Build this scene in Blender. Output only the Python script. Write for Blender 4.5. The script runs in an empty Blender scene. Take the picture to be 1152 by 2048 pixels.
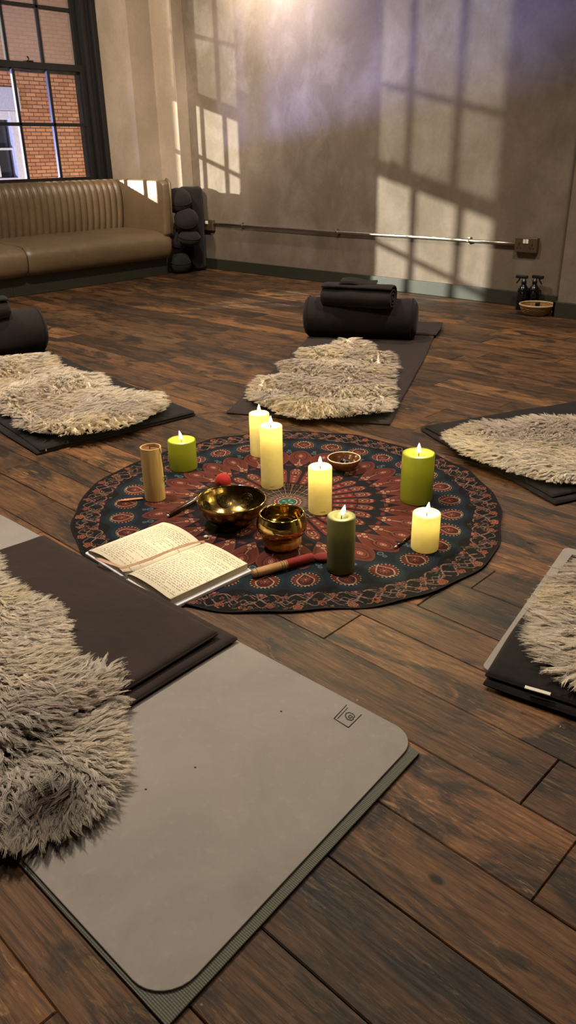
import bpy, bmesh, math, random
import numpy as np
from mathutils import Vector, Matrix, noise as mnoise

S = bpy.context.scene
COL = S.collection
random.seed(7)
RNG = np.random.default_rng(11)
PI = math.pi

# ------------------------------------------------------------------ camera
FPX, HC = 1539.11, 0.95                     # focal length in pixels, height of the lens above the floor
R2 = np.array([0.73519665, 0.67766483, -0.01600829])
U2 = np.array([-0.27645373, 0.32131942, 0.90571914])
F2 = np.array([-0.61891778, 0.66145613, -0.42357593])
cam_d = bpy.data.cameras.new('camera')
cam = bpy.data.objects.new('camera', cam_d); COL.objects.link(cam)
cam_d.sensor_fit = 'VERTICAL'; cam_d.sensor_height = 36.0
cam_d.lens = 36.0 * FPX / 2048.0
cam_d.clip_start = 0.02
cam.matrix_world = Matrix(((R2[0], U2[0], -F2[0], 0), (R2[1], U2[1], -F2[1], 0), (R2[2], U2[2], -F2[2], HC), (0, 0, 0, 1)))
S.camera = cam

def at(x, y, z=0.0):
    """where the line of sight through a photo pixel meets the level z"""
    d = (x - 576) * R2 - (y - 1024) * U2 + FPX * F2
    t = (z - HC) / d[2]
    return (d[0] * t, d[1] * t)

# ------------------------------------------------------------------ exposure, world, lights
S.view_settings.view_transform = 'Standard'
S.view_settings.look = 'None'
S.view_settings.exposure = 0.78
S.view_settings.gamma = 1.0
S.view_settings.use_curve_mapping = False
S.cycles.max_bounces = 7
S.cycles.transparent_max_bounces = 12
S.cycles.sample_clamp_indirect = 4.0

W = bpy.data.worlds.new('dusk'); S.world = W; W.use_nodes = True
W.node_tree.nodes['Background'].inputs[0].default_value = (0.20, 0.26, 0.42, 1)
W.node_tree.nodes['Background'].inputs[1].default_value = 0.22

def lamp(name, kind, loc, energy, color, size=0.1, target=None, spot=None, blend=0.6):
    l = bpy.data.lights.new(name, kind); l.energy = energy; l.color = color
    if kind == 'AREA': l.shape = 'DISK'; l.size = size
    else: l.shadow_soft_size = size
    if spot: l.spot_size = math.radians(spot); l.spot_blend = blend
    o = bpy.data.objects.new(name, l); COL.objects.link(o); o.location = loc
    if target is not None:
        o.rotation_euler = (Vector(target) - Vector(loc)).to_track_quat('-Z', 'Y').to_euler()
    return o

WARM = (1.0, 0.86, 0.70)
# the lamp post across the street: throws the window bars onto the back wall
lamp('street_lamp_light', 'SPOT', (-18.4, -11.5, 4.9), 44000, (1.0, 0.97, 0.80), 0.10, (-5, 3, 1.2), 40, 0.2)
# bluish sign light from down in the street
lamp('street_sign_light', 'AREA', (-14.4, -0.15, -0.5), 3000, (0.42, 0.44, 1.0), 0.9, (-6.4, 3.8, 1.6))
# warm light on the brick house opposite
lamp('facade_light', 'SPOT', (-10.5, 10.6, -3.0), 1300, (1.0, 0.78, 0.52), 0.3, (-16, 10.0, 0.0), 100, 0.8)
# ceiling downlights
lamp('wall_washer', 'SPOT', (-4.58, 4.40, 2.52), 135, (1.0, 0.90, 0.78), 0.04, (-4.58, 4.86, 2.1), 115, 1.0)
lamp('pier_spot', 'SPOT', (-4.2, 1.6, 2.9), 400, (1.0, 0.84, 0.66), 0.06, (-5.85, 4.6, 1.5), 48, 1.0)
lamp('downlight_1', 'SPOT', (-3.4, 2.8, 2.95), 200, WARM, 0.07, (-4.3, 3.6, 0), 125, 1.0)
lamp('downlight_2', 'SPOT', (-1.3, 3.2, 2.95), 175, WARM, 0.07, (-1.5, 3.2, 0), 120, 1.0)
lamp('downlight_3', 'SPOT', (-2.3, 1.0, 2.95), 255, WARM, 0.12, (-2.2, 1.0, 0), 120, 1.0)
lamp('downlight_4', 'SPOT', (-0.4, 0.6, 2.95), 42, WARM, 0.12, (-0.3, 0.9, 0), 120, 1.0)
lamp('downlight_5', 'SPOT', (-4.2, 1.0, 2.95), 90, WARM, 0.10, (-5.2, 1.8, 0), 120, 1.0)

# ------------------------------------------------------------------ material helpers
def lin(c):
    c = np.asarray(c, float) / 255.0
    return np.where(c <= 0.04045, c / 12.92, ((c + 0.055) / 1.055) ** 2.4)

def rgb(r, g, b):
    v = lin((r, g, b)); return (float(v[0]), float(v[1]), float(v[2]), 1.0)

class NT:
    def __init__(s, name):
        s.m = bpy.data.materials.new(name); s.m.use_nodes = True
        s.t = s.m.node_tree; s.p = s.t.nodes['Principled BSDF']; s.out = s.t.nodes['Material Output']
    def n(s, typ, **kw):
        nd = s.t.nodes.new(typ)
        for k, v in kw.items():
            if k.startswith('i_'):
                key = k[2:]; key = int(key) if key.isdigit() else key.replace('_', ' ')
                if hasattr(v, 'is_output'): s.t.links.new(v, nd.inputs[key])
                else: nd.inputs[key].default_value = v
            else: setattr(nd, k, v)
        return nd
    def l(s, a, b): s.t.links.new(a, b)
    def math(s, op, a, b=0.0, clamp=False):
        nd = s.n('ShaderNodeMath', operation=op, use_clamp=clamp)
        for i, v in enumerate((a, b)):
            if hasattr(v, 'is_output'): s.l(v, nd.inputs[i])
            else: nd.inputs[i].default_value = v
        return nd.outputs[0]
    def mix(s, f, a, b, mode='MIX'):
        nd = s.n('ShaderNodeMix', data_type='RGBA', blend_type=mode)
        for i, v in ((0, f), (6, a), (7, b)):
            if hasattr(v, 'is_output'): s.l(v, nd.inputs[i])
            else: nd.inputs[i].default_value = v
        return nd.outputs[2]
    def ramp(s, f, stops):
        nd = s.n('ShaderNodeValToRGB'); cr = nd.color_ramp
        while len(cr.elements) < len(stops): cr.elements.new(0.5)
        for e, (p, c) in zip(cr.elements, stops):
            e.position = p; e.color = c if len(c) == 4 else (*c, 1)
        s.l(f, nd.inputs[0]); return nd.outputs[0]
    def noise(s, vec, scale, detail=4, rough=0.55, dist=0.0):
        nd = s.n('ShaderNodeTexNoise'); nd.inputs['Scale'].default_value = scale
        nd.inputs['Detail'].default_value = detail; nd.inputs['Roughness'].default_value = rough
        nd.inputs['Distortion'].default_value = dist
        if vec is not None: s.l(vec, nd.inputs['Vector'])
        return nd.outputs[0]
    def coord(s, scale=(1, 1, 1), rot=(0, 0, 0), loc=(0, 0, 0)):
        tc = s.n('ShaderNodeTexCoord'); mp = s.n('ShaderNodeMapping')
        mp.inputs['Scale'].default_value = scale; mp.inputs['Rotation'].default_value = rot; mp.inputs['Location'].default_value = loc
        s.l(tc.outputs['Object'], mp.inputs['Vector']); return mp.outputs[0]
    def bump(s, h, strength=0.3, dist=0.01):
        nd = s.n('ShaderNodeBump'); nd.inputs['Strength'].default_value = strength; nd.inputs['Distance'].default_value = dist
        s.l(h, nd.inputs['Height']); s.l(nd.outputs[0], s.p.inputs['Normal']); return nd
    def set(s, **kw):
        for k, v in kw.items():
            s.p.inputs[k.replace('_', ' ')].default_value = v

def K(v): return (v, v, v, 1)

def simple(name, col, rough=0.6, metal=0.0, var=0.12, nscale=30, bump=0.1, bscale=200, bdist=0.002, spec=0.5, stretch=(1, 1, 1)):
    t = NT(name); c = t.coord(stretch)
    f = t.noise(c, nscale, 5)
    dark = tuple(x * (1 - var) for x in col[:3]) + (1,); light = tuple(min(1, x * (1 + var)) for x in col[:3]) + (1,)
    t.l(t.ramp(f, [(0.3, dark), (0.7, light)]), t.p.inputs['Base Color'])
    t.set(Roughness=rough, Metallic=metal, Specular_IOR_Level=spec)
    if bump: t.bump(t.noise(c, bscale, 3), bump, bdist)
    return t.m

def fabric(name, col, weave=900, rough=0.95, var=0.15, wr=0.35):
    t = NT(name); c = t.coord()
    f = t.noise(c, 9, 5)
    dark = tuple(x * (1 - var) for x in col[:3]) + (1,); light = tuple(min(1, x * (1 + var)) for x in col[:3]) + (1,)
    t.l(t.ramp(f, [(0.3, dark), (0.7, light)]), t.p.inputs['Base Color'])
    t.set(Roughness=rough, Specular_IOR_Level=0.15, Sheen_Weight=0.06, Sheen_Roughness=0.5)
    a = t.noise(c, weave, 2); b = t.noise(c, 14, 3, 0.5, 0.6)
    h = t.math('ADD', t.math('MULTIPLY', a, 0.10), b)
    t.bump(h, wr, 0.012)
    return t.m

# plaster of the walls
def plaster(name, a, b, c2):
    t = NT(name); c = t.coord(); cs = t.coord((1.1, 1.1, 0.8))
    n1 = t.noise(c, 1.1, 6, 0.62, 0.5); n2 = t.noise(cs, 4.0, 7, 0.62, 0.4); n3 = t.noise(c, 45, 4, 0.6)
    base = t.mix(t.ramp(n1, [(0.32, K(0)), (0.68, K(1))]), a, b)
    base = t.mix(t.math('MULTIPLY', t.ramp(n2, [(0.45, K(0)), (0.72, K(1))]), 0.55), base, c2)
    base = t.mix(0.25, base, t.ramp(n3, [(0.3, K(0.55)), (0.7, K(1.0))]), 'MULTIPLY')
    t.l(base, t.p.inputs['Base Color']); t.set(Roughness=0.72, Specular_IOR_Level=0.3)
    h = t.math('ADD', t.math('MULTIPLY', n2, 1.0), t.math('MULTIPLY', n3, 0.18))
    t.bump(h, 0.35, 0.012)
    return t.m

M = {}
M['wall'] = plaster('limewash_plaster', rgb(118, 104, 90), rgb(94, 82, 66), rgb(138, 126, 116))
M['pier'] = plaster('pier_plaster', rgb(160, 144, 126), rgb(142, 127, 109), rgb(174, 158, 140))
M['ceiling'] = simple('ceiling_paint', rgb(150, 140, 126), 0.9)
M['skirting'] = simple('skirting_paint', rgb(46, 46, 35), 0.45, var=0.1, bump=0.05)
M['steel'] = simple('conduit_steel', rgb(190, 185, 175), 0.28, 1.0, bump=0.02)
M['plate'] = simple('brushed_plate', rgb(120, 105, 82), 0.4, 0.8, bump=0.02)
M['white_plastic'] = simple('white_plastic', rgb(225, 220, 205), 0.4)
M['black_plastic'] = simple('black_plastic', rgb(22, 21, 20), 0.3)
M['black_gloss'] = simple('black_bottle', rgb(14, 13, 13), 0.12, bump=0)
M['black_paint'] = simple('black_window_paint', rgb(20, 20, 20), 0.42, var=0.1, bump=0.05, bscale=60)
M['blanket'] = fabric('charcoal_cotton', rgb(47, 38, 35))
M['blanket_dark'] = fabric('black_cotton', rgb(30, 26, 25))
M['bolster'] = fabric('charcoal_canvas', rgb(36, 30, 29))
M['zafu'] = fabric('grey_canvas', rgb(36, 31, 30))
M['zafu_green'] = fabric('green_grey_canvas', rgb(32, 34, 29))
M['mat_grey'] = None

def mat_grey():
    t = NT('grey_suede_mat'); c = t.coord()
    n1 = t.noise(c, 5, 6, 0.65, 0.6); n2 = t.noise(c, 60, 5, 0.7, 0.4); n3 = t.noise(c, 700, 2)
    b = t.mix(t.ramp(n1, [(0.3, K(0)), (0.7, K(1))]), rgb(124, 118, 112), rgb(138, 131, 124))
    b = t.mix(t.math('MULTIPLY', t.ramp(n2, [(0.55, K(0)), (0.75, K(1))]), 0.35), b, rgb(152, 146, 138))
    t.l(b, t.p.inputs['Base Color']); t.set(Roughness=0.85, Specular_IOR_Level=0.25)
    t.bump(t.math('ADD', t.math('MULTIPLY', n2, 0.4), t.math('MULTIPLY', n3, 0.3)), 0.12, 0.002)
    return t.m
M['mat_grey'] = mat_grey()

def ribbed():
    t = NT('ribbed_rubber_mat'); c = t.coord()
    w = t.n('ShaderNodeTexWave', wave_type='BANDS', bands_direction='Y'); w.inputs['Scale'].default_value = 95; w.inputs['Distortion'].default_value = 0.3
    t.l(c, w.inputs['Vector'])
    w2 = t.n('ShaderNodeTexWave', wave_type='BANDS', bands_direction='X'); w2.inputs['Scale'].default_value = 60
    t.l(c, w2.inputs['Vector'])
    h = t.math('MULTIPLY', w.outputs['Fac'], t.math('ADD', t.math('MULTIPLY', w2.outputs['Fac'], 0.4), 0.6))
    t.l(t.ramp(h, [(0, rgb(58, 58, 50)), (1, rgb(112, 110, 96))]), t.p.inputs['Base Color'])
    t.set(Roughness=0.8); t.bump(h, 0.6, 0.002)
    return t.m
M['ribbed'] = ribbed()

def leather():
    t = NT('brown_leather'); c = t.coord()
    n1 = t.noise(c, 3, 5, 0.6, 0.4); n2 = t.noise(c, 26, 5, 0.6)
    v = t.n('ShaderNodeTexVoronoi', feature='DISTANCE_TO_EDGE'); v.inputs['Scale'].default_value = 420; t.l(c, v.inputs['Vector'])
    b = t.ramp(n1, [(0.3, rgb(94, 77, 56)), (0.7, rgb(112, 93, 69))])
    b = t.mix(t.math('MULTIPLY', t.ramp(n2, [(0.5, K(0)), (0.8, K(1))]), 0.35), b, rgb(132, 112, 86))
    t.l(b, t.p.inputs['Base Color'])
    t.l(t.ramp(n2, [(0.3, K(0.30)), (0.7, K(0.46))]), t.p.inputs['Roughness'])
    t.set(Specular_IOR_Level=0.6)
    h = t.math('ADD', t.math('MULTIPLY', t.math('MINIMUM', v.outputs['Distance'], 0.2), 0.6), t.math('MULTIPLY', t.noise(c, 8, 3), 1.2))
    t.bump(h, 0.18, 0.006)
    return t.m
M['leather'] = leather()

def floor_mat():
    t = NT('reclaimed_planks')
    at_ = t.n('ShaderNodeAttribute', attribute_name='plank'); sep = t.n('ShaderNodeSeparateColor'); t.l(at_.outputs['Color'], sep.inputs[0])
    r1, r2, r3 = sep.outputs
    tc = t.n('ShaderNodeTexCoord')
    off = t.n('ShaderNodeCombineXYZ'); t.l(t.math('MULTIPLY', r1, 31.0), off.inputs[0]); t.l(t.math('MULTIPLY', r2, 17.0), off.inputs[1]); t.l(t.math('MULTIPLY', r3, 9.0), off.inputs[2])
    va = t.n('ShaderNodeVectorMath', operation='ADD'); t.l(tc.outputs['Object'], va.inputs[0]); t.l(off.outputs[0], va.inputs[1])
    def mp(sc):
        m_ = t.n('ShaderNodeMapping'); m_.inputs['Scale'].default_value = sc; t.l(va.outputs[0], m_.inputs['Vector']); return m_.outputs[0]
    grain = t.noise(mp((2.2, 60, 1)), 2.4, 8, 0.68, 0.8)
    fine = t.noise(mp((7, 190, 1)), 2.2, 4, 0.6, 0.3)
    wavy = t.noise(mp((1.6, 10, 1)), 2.6, 5, 0.65, 2.2)
    blot = t.noise(mp((1.0, 2.6, 1)), 3.4, 8, 0.70, 0.8)
    scuff = t.noise(mp((4, 26, 1)), 3.2, 8, 0.78, 1.2)
    speck = t.noise(mp((1, 1, 1)), 55, 3, 0.7)
    mott = t.noise(mp((1.5, 4.5, 1)), 4.5, 7, 0.72, 0.6)
    base = t.ramp(r1, [(0.0, rgb(58, 38, 22)), (0.16, rgb(104, 70, 40)), (0.34, rgb(72, 50, 31)), (0.52, rgb(132, 90, 52)), (0.70, rgb(92, 72, 52)), (0.86, rgb(112, 72, 40)), (1.0, rgb(66, 46, 30))])
    b = t.mix(t.math('MULTIPLY', t.ramp(mott, [(0.40, K(0)), (0.62, K(1))]), 0.55), base, rgb(146, 100, 56))
    b = t.mix(t.ramp(grain, [(0.36, K(0.80)), (0.55, K(0.0))]), b, t.mix(0.80, base, rgb(20, 12, 6)))
    b = t.mix(t.math('MULTIPLY', t.ramp(fine, [(0.54, K(0)), (0.75, K(1))]), 0.18), b, rgb(176, 132, 84))
    b = t.mix(t.math('MULTIPLY', t.ramp(wavy, [(0.50, K(0)), (0.64, K(1))]), 0.6), b, rgb(44, 27, 15))
    b = t.mix(t.math('MULTIPLY', t.ramp(blot, [(0.48, K(0)), (0.58, K(1))]), 0.88), b, rgb(24, 16, 9))
    b = t.mix(t.math('MULTIPLY', t.ramp(scuff, [(0.55, K(0)), (0.64, K(1))]), 0.55), b, rgb(170, 134, 86))
    b = t.mix(t.ramp(speck, [(0.73, K(0)), (0.76, K(0.7))]), b, rgb(190, 170, 136))
    v = t.n('ShaderNodeTexVoronoi', feature='F1'); v.inputs['Scale'].default_value = 5.0; v.inputs['Randomness'].default_value = 1.0
    t.l(mp((1, 1.6, 1)), v.inputs['Vector'])
    knot = t.ramp(v.outputs['Distance'], [(0.035, K(1)), (0.075, K(0))])
    b = t.mix(knot, b, rgb(14, 9, 6))
    b = t.mix(1.0, b, t.ramp(r2, [(0.0, rgb(150, 146, 138)), (0.5, rgb(205, 200, 190)), (1.0, rgb(255, 250, 240))]), 'MULTIPLY')
    t.l(b, t.p.inputs['Base Color'])
    t.l(t.ramp(grain, [(0.3, K(0.62)), (0.7, K(0.42))]), t.p.inputs['Roughness'])
    t.set(Specular_IOR_Level=0.42)
    h = t.math('ADD', t.math('MULTIPLY', grain, 0.7), t.math('MULTIPLY', fine, 0.25))
    h = t.math('ADD', h, t.math('MULTIPLY', wavy, 0.5)); h = t.math('SUBTRACT', h, t.math('MULTIPLY', knot, 0.8))
    h = t.math('ADD', h, t.math('MULTIPLY', scuff, 0.4))
    t.bump(h, 0.55, 0.005)
    return t.m
M['floor'] = floor_mat()

def attr_mat(name, attr, rough=0.9, bump=0.3, bscale=800, trans=0.0, sheen=0.0, spec=0.2):
    t = NT(name); a = t.n('ShaderNodeAttribute', attribute_name=attr)
    t.l(a.outputs['Color'], t.p.inputs['Base Color']); t.set(Roughness=rough, Specular_IOR_Level=spec, Sheen_Weight=sheen)
    if bump: t.bump(t.noise(t.coord(), bscale, 2), bump, 0.002)
    if trans:
        tr = t.n('ShaderNodeBsdfTranslucent'); t.l(a.outputs['Color'], tr.inputs[0])
        mx = t.n('ShaderNodeMixShader', i_0=trans); t.l(t.p.outputs[0], mx.inputs[1]); t.l(tr.outputs[0], mx.inputs[2]); t.l(mx.outputs[0], t.out.inputs[0])
    return t.m
M['rug'] = attr_mat('mandala_cotton', 'paint', 0.92, 0.25, 900)
M['wool'] = attr_mat('sheep_wool', 'paint', 0.7, 0, trans=0.5, spec=0.25)
M['hide'] = simple('sheep_hide', rgb(226, 212, 188), 0.95)

def glass(name, refl_haze):
    t = NT(name)
    tr = t.n('ShaderNodeBsdfTransparent'); tr.inputs[0].default_value = (0.97, 0.98, 1, 1)
    gl = t.n('ShaderNodeBsdfGlossy'); gl.inputs['Roughness'].default_value = 0.02 if refl_haze == 0 else 0.12
    lw = t.n('ShaderNodeLayerWeight'); lw.inputs[0].default_value = 0.5
    fr = t.math('ADD', t.math('MULTIPLY', t.math('POWER', lw.outputs['Facing'], 4.0), 0.7), 0.04)
    mx = t.n('ShaderNodeMixShader'); t.l(fr, mx.inputs[0]); t.l(tr.outputs[0], mx.inputs[1]); t.l(gl.outputs[0], mx.inputs[2])
    o = mx.outputs[0]
    if refl_haze:
        df = t.n('ShaderNodeBsdfDiffuse'); df.inputs[0].default_value = rgb(170, 150, 140)  # diffuse brown-grey film stands in for the room's reflection in the upper panes
        m2 = t.n('ShaderNodeMixShader', i_0=refl_haze); t.l(o, m2.inputs[1]); t.l(df.outputs[0], m2.inputs[2]); o = m2.outputs[0]
    t.l(o, t.out.inputs[0]); t.t.nodes.remove(t.p)
    return t.m
M['glass'] = glass('clear_pane', 0); M['glass_reflection'] = glass('reflection_haze_pane', 0.48)

def brick():
    t = NT('red_brick'); c = t.coord((1, 1, 1), (PI / 2, 0, PI / 2))
    tc = t.n('ShaderNodeTexCoord'); sx = t.n('ShaderNodeSeparateXYZ'); t.l(tc.outputs['Object'], sx.inputs[0])
    cb = t.n('ShaderNodeCombineXYZ'); t.l(sx.outputs[1], cb.inputs[0]); t.l(sx.outputs[2], cb.inputs[1])
    br = t.n('ShaderNodeTexBrick'); t.l(cb.outputs[0], br.inputs['Vector'])
    br.inputs['Scale'].default_value = 1.0; br.inputs['Brick Width'].default_value = 0.23; br.inputs['Row Height'].default_value = 0.072
    br.inputs['Mortar Size'].default_value = 0.009; br.inputs['Mortar Smooth'].default_value = 0.3
    br.inputs['Color1'].default_value = rgb(176, 118, 80); br.inputs['Color2'].default_value = rgb(206, 150, 104); br.inputs['Mortar'].default_value = rgb(92, 62, 46)
    t.l(t.mix(0.4, br.outputs['Color'], t.ramp(t.noise(cb.outputs[0], 6, 5), [(0.3, K(0.5)), (0.7, K(1.1))]), 'MULTIPLY'), t.p.inputs['Base Color'])
    t.set(Roughness=0.9); t.bump(br.outputs['Fac'], -0.5, 0.02)
    return t.m
M['brick'] = brick()
M['blue_edge'] = simple('reflection_blue', rgb(56, 62, 96), 0.8)
M['white_sash'] = simple('white_sash_paint', rgb(215, 218, 225), 0.5)
M['lintel'] = simple('lintel_stone', rgb(190, 196, 215), 0.8)
M['dark_glass'] = simple('dark_room_glass', rgb(50, 54, 58), 0.15)

def wax(name, col, tr):
    t = NT(name); c = t.coord()
    b = t.ramp(t.noise(c, 60, 5), [(0.3, tuple(x * 0.93 for x in col[:3]) + (1,)), (0.7, col)])
    t.l(b, t.p.inputs['Base Color']); t.set(Roughness=0.42, Specular_IOR_Level=0.4)
    trn = t.n('ShaderNodeBsdfTranslucent'); t.l(b, trn.inputs[0])
    mx = t.n('ShaderNodeMixShader', i_0=tr); t.l(t.p.outputs[0], mx.inputs[1]); t.l(trn.outputs[0], mx.inputs[2]); t.l(mx.outputs[0], t.out.inputs[0])
    t.bump(t.noise(c, 300, 3), 0.08, 0.001)
    return t.m
M['wax_ivory'] = wax('ivory_wax', rgb(236, 224, 178), 0.5)
M['wax_lime'] = wax('lime_wax', rgb(122, 126, 44), 0.34)
M['wax_olive'] = wax('olive_wax', rgb(104, 104, 74), 0.2)

def flame():
    t = NT('flame_glow'); t.set(Emission_Color=(1.0, 0.84, 0.40, 1), Emission_Strength=7.0); t.p.inputs['Base Color'].default_value = (1, 0.9, 0.6, 1)
    return t.m
M['flame'] = flame()

def metal(name, col, dark, rough, bscale, bs, stretch=(1, 1, 1)):
    t = NT(name); c = t.coord(stretch)
    n = t.noise(c, 22, 5, 0.6, 0.5)
    t.l(t.ramp(n, [(0.35, dark), (0.65, col)]), t.p.inputs['Base Color'])
    t.set(Metallic=1.0); t.l(t.ramp(n, [(0.3, K(rough * 1.5)), (0.7, K(rough))]), t.p.inputs['Roughness'])
    t.bump(t.noise(c, bscale, 2), bs, 0.004)
    return t.m
M['brass'] = metal('polished_brass', rgb(214, 186, 116), rgb(160, 132, 70), 0.10, 26, 0.30, (1, 1, 0.5))
M['bronze'] = metal('dark_bronze', rgb(150, 126, 74), rgb(84, 68, 38), 0.20, 34, 0.35)
M['engraved'] = metal('engraved_bronze', rgb(96, 78, 46), rgb(46, 36, 20), 0.3, 90, 0.8)
M['amber_cloth'] = simple('amber_brocade', rgb(176, 112, 46), 0.5, var=0.35, nscale=60, bump=0.3, bscale=140)
M['ceramic'] = simple('brown_ceramic', rgb(74, 40, 24), 0.22, var=0.25, bump=0.02)
M['ceramic_rim'] = simple('cream_rim', rgb(214, 190, 165), 0.3)
M['seeds'] = simple('dark_beads', rgb(34, 20, 15), 0.3, var=0.4, nscale=90)
M['suede_red'] = simple('red_suede', rgb(122, 22, 14), 0.85, var=0.15, bump=0.2, bscale=500)
M['felt_red'] = simple('red_felt', rgb(158, 30, 28), 0.95, var=0.15, bump=0.4, bscale=500)
M['felt_maroon'] = simple('maroon_felt', rgb(110, 28, 28), 0.95, var=0.2, bump=0.4, bscale=300)
M['mallet_wood'] = simple('mallet_wood', rgb(168, 126, 82), 0.5, var=0.2, nscale=18, stretch=(1, 8, 8))
M['dark_wood'] = simple('dark_lacquered_wood', rgb(44, 22, 14), 0.18)
M['bamboo'] = simple('bamboo_veneer', rgb(206, 172, 112), 0.5, var=0.16, nscale=14, stretch=(14, 14, 1))
M['bamboo_top'] = simple('bamboo_top_wood', rgb(120, 78, 44), 0.5, var=0.2)
M['cord'] = simple('black_cord', rgb(24, 20, 18), 0.8)
M['tag'] = simple('terracotta_tag', rgb(192, 128, 94), 0.6)
M['pearl'] = simple('shell_chip', rgb(235, 230, 220), 0.15)
M['paper'] = simple('cream_paper', rgb(226, 214, 184), 0.85, var=0.04, nscale=12, bump=0.03)
def edges():
    t = NT('page_edges'); c = t.coord((1, 1, 1)); w = t.n('ShaderNodeTexWave', bands_direction='Z'); w.inputs['Scale'].default_value = 330; w.inputs['Distortion'].default_value = 0.6
    t.l(c, w.inputs['Vector']); t.l(t.ramp(w.outputs['Fac'], [(0.2, rgb(158, 142, 108)), (0.8, rgb(216, 202, 168))]), t.p.inputs['Base Color']); t.set(Roughness=0.9)
    return t.m
M['page_edge'] = edges()
M['cover'] = simple('grey_white_cover', rgb(206, 204, 208), 0.55, var=0.05, bump=0.1)
M['ink'] = simple('ink', rgb(40, 32, 28), 0.7, bump=0)
M['ribbon'] = simple('satin_ribbon', rgb(170, 132, 108), 0.35, var=0.1, bump=0.1, bscale=300)
M['wicker'] = simple('wicker_cane', rgb(150, 112, 62), 0.5, var=0.3, nscale=70)
M['label'] = simple('woven_label', rgb(206, 200, 182), 0.8)
M['soot'] = simple('black_logo_ink', rgb(40, 34, 30), 0.7, bump=0)
M['asphalt'] = simple('street_asphalt', rgb(60, 60, 62), 0.9)

# ------------------------------------------------------------------ geometry helpers
def link(name, me, mat=None, parent=None, smooth=False):
    if mat is not None:
        for m_ in (mat if isinstance(mat, (list, tuple)) else [mat]): me.materials.append(m_)
    if smooth: me.polygons.foreach_set('use_smooth', [True] * len(me.polygons))
    o = bpy.data.objects.new(name, me); COL.objects.link(o)
    if parent is not None: o.parent = parent
    return o

def obj(name, bm, mat, parent=None, smooth=False):
    me = bpy.data.meshes.new(name); bmesh.ops.recalc_face_normals(bm, faces=bm.faces); bm.to_mesh(me); bm.free()
    return link(name, me, mat, parent, smooth)

def raw(name, verts, faces, mat, parent=None, smooth=True):
    me = bpy.data.meshes.new(name); me.from_pydata([tuple(v) for v in verts], [], [tuple(f) for f in faces]); me.update()
    return link(name, me, mat, parent, smooth)

def tag(o, label=None, cat=None, group=None, kind=None):
    if label: o['label'] = label
    if cat: o['category'] = cat
    if group: o['group'] = group
    if kind: o['kind'] = kind
    return o

def thing(name, label, cat, loc=(0, 0, 0), rz=0.0, group=None, kind=None):
    o = bpy.data.objects.new(name, None); COL.objects.link(o); o.location = loc; o.rotation_euler = (0, 0, rz)
    o.empty_display_size = 0.05
    return tag(o, label, cat, group, kind)

def box(bm, x0, x1, y0, y1, z0, z1, bev=0.0, seg=2):
    r = bmesh.ops.create_cube(bm, size=1.0)
    for v in r['verts']:
        v.co = Vector((x0 + (v.co.x + 0.5) * (x1 - x0), y0 + (v.co.y + 0.5) * (y1 - y0), z0 + (v.co.z + 0.5) * (z1 - z0)))
    if bev:
        es = list({e for v in r['verts'] for e in v.link_edges})
        bmesh.ops.bevel(bm, geom=es, offset=bev, segments=seg, profile=0.5, affect='EDGES')
    return bm

def bx(name, dims, mat, parent=None, bev=0.0, seg=2, smooth=False):
    bm = bmesh.new(); box(bm, *dims, bev, seg); return obj(name, bm, mat, parent, smooth)

def lathe(profile, seg=48, close_top=False):
    bm = bmesh.new(); rings = []
    for r, z in profile:
        if r < 1e-6: rings.append([bm.verts.new((0, 0, z))])
        else: rings.append([bm.verts.new((r * math.cos(2 * PI * k / seg), r * math.sin(2 * PI * k / seg), z)) for k in range(seg)])
    for a, b in zip(rings[:-1], rings[1:]):
        for k in range(seg):
            k2 = (k + 1) % seg
            if len(a) == 1 and len(b) == 1: continue
            if len(a) == 1: bm.faces.new((a[0], b[k], b[k2]))
            elif len(b) == 1: bm.faces.new((a[k], a[k2], b[0]))
            else: bm.faces.new((a[k], a[k2], b[k2], b[k]))
    return bm

def tube(bm, pts, rad, seg=8, caps=True):
    pts = [Vector(p) for p in pts]; rads = rad if isinstance(rad, (list, tuple)) else [rad] * len(pts)
    rings = []; prev = None
    for i, p in enumerate(pts):
        d = (pts[min(i + 1, len(pts) - 1)] - pts[max(i - 1, 0)]).normalized()
        u = prev - d * prev.dot(d) if prev is not None else d.orthogonal()
        if u.length < 1e-6: u = d.orthogonal()
        u.normalize(); prev = u; w = d.cross(u)
        rings.append([bm.verts.new(p + (u * math.cos(2 * PI * k / seg) + w * math.sin(2 * PI * k / seg)) * rads[i]) for k in range(seg)])
    for a, b in zip(rings[:-1], rings[1:]):
        for k in range(seg): bm.faces.new((a[k], a[(k + 1) % seg], b[(k + 1) % seg], b[k]))
    if caps: bm.faces.new(rings[0][::-1]); bm.faces.new(rings[-1])
    return bm

def tb(name, pts, rad, mat, parent=None, seg=10):
    bm = bmesh.new(); tube(bm, pts, rad, seg); return obj(name, bm, mat, parent, True)

def rounded_rect(L, Wd, r, n=8):
    """outline of a rectangle 0..L by 0..Wd with rounded corners"""
    out = []
    for cx, cy, a0 in ((L - r, Wd - r, 0), (r, Wd - r, 90), (r, r, 180), (L - r, r, 270)):
        for k in range(n + 1):
            a = math.radians(a0 + 90 * k / n); out.append((cx + r * math.cos(a), cy + r * math.sin(a)))
    return out

def slab_bm(outline, z0, z1, bev=0.002):
    bm = bmesh.new(); vs = [bm.verts.new((x, y, z0)) for x, y in outline]
    f = bm.faces.new(vs); r = bmesh.ops.extrude_face_region(bm, geom=[f])
    up = [g for g in r['geom'] if isinstance(g, bmesh.types.BMVert)]
    for v in up: v.co.z = z1
    if bev:
        top = [e for e in bm.edges if all(abs(v.co.z - z1) < 1e-7 for v in e.verts)]
        bmesh.ops.bevel(bm, geom=top, offset=bev, segments=2, profile=0.5, affect='EDGES')
    return bm

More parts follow.
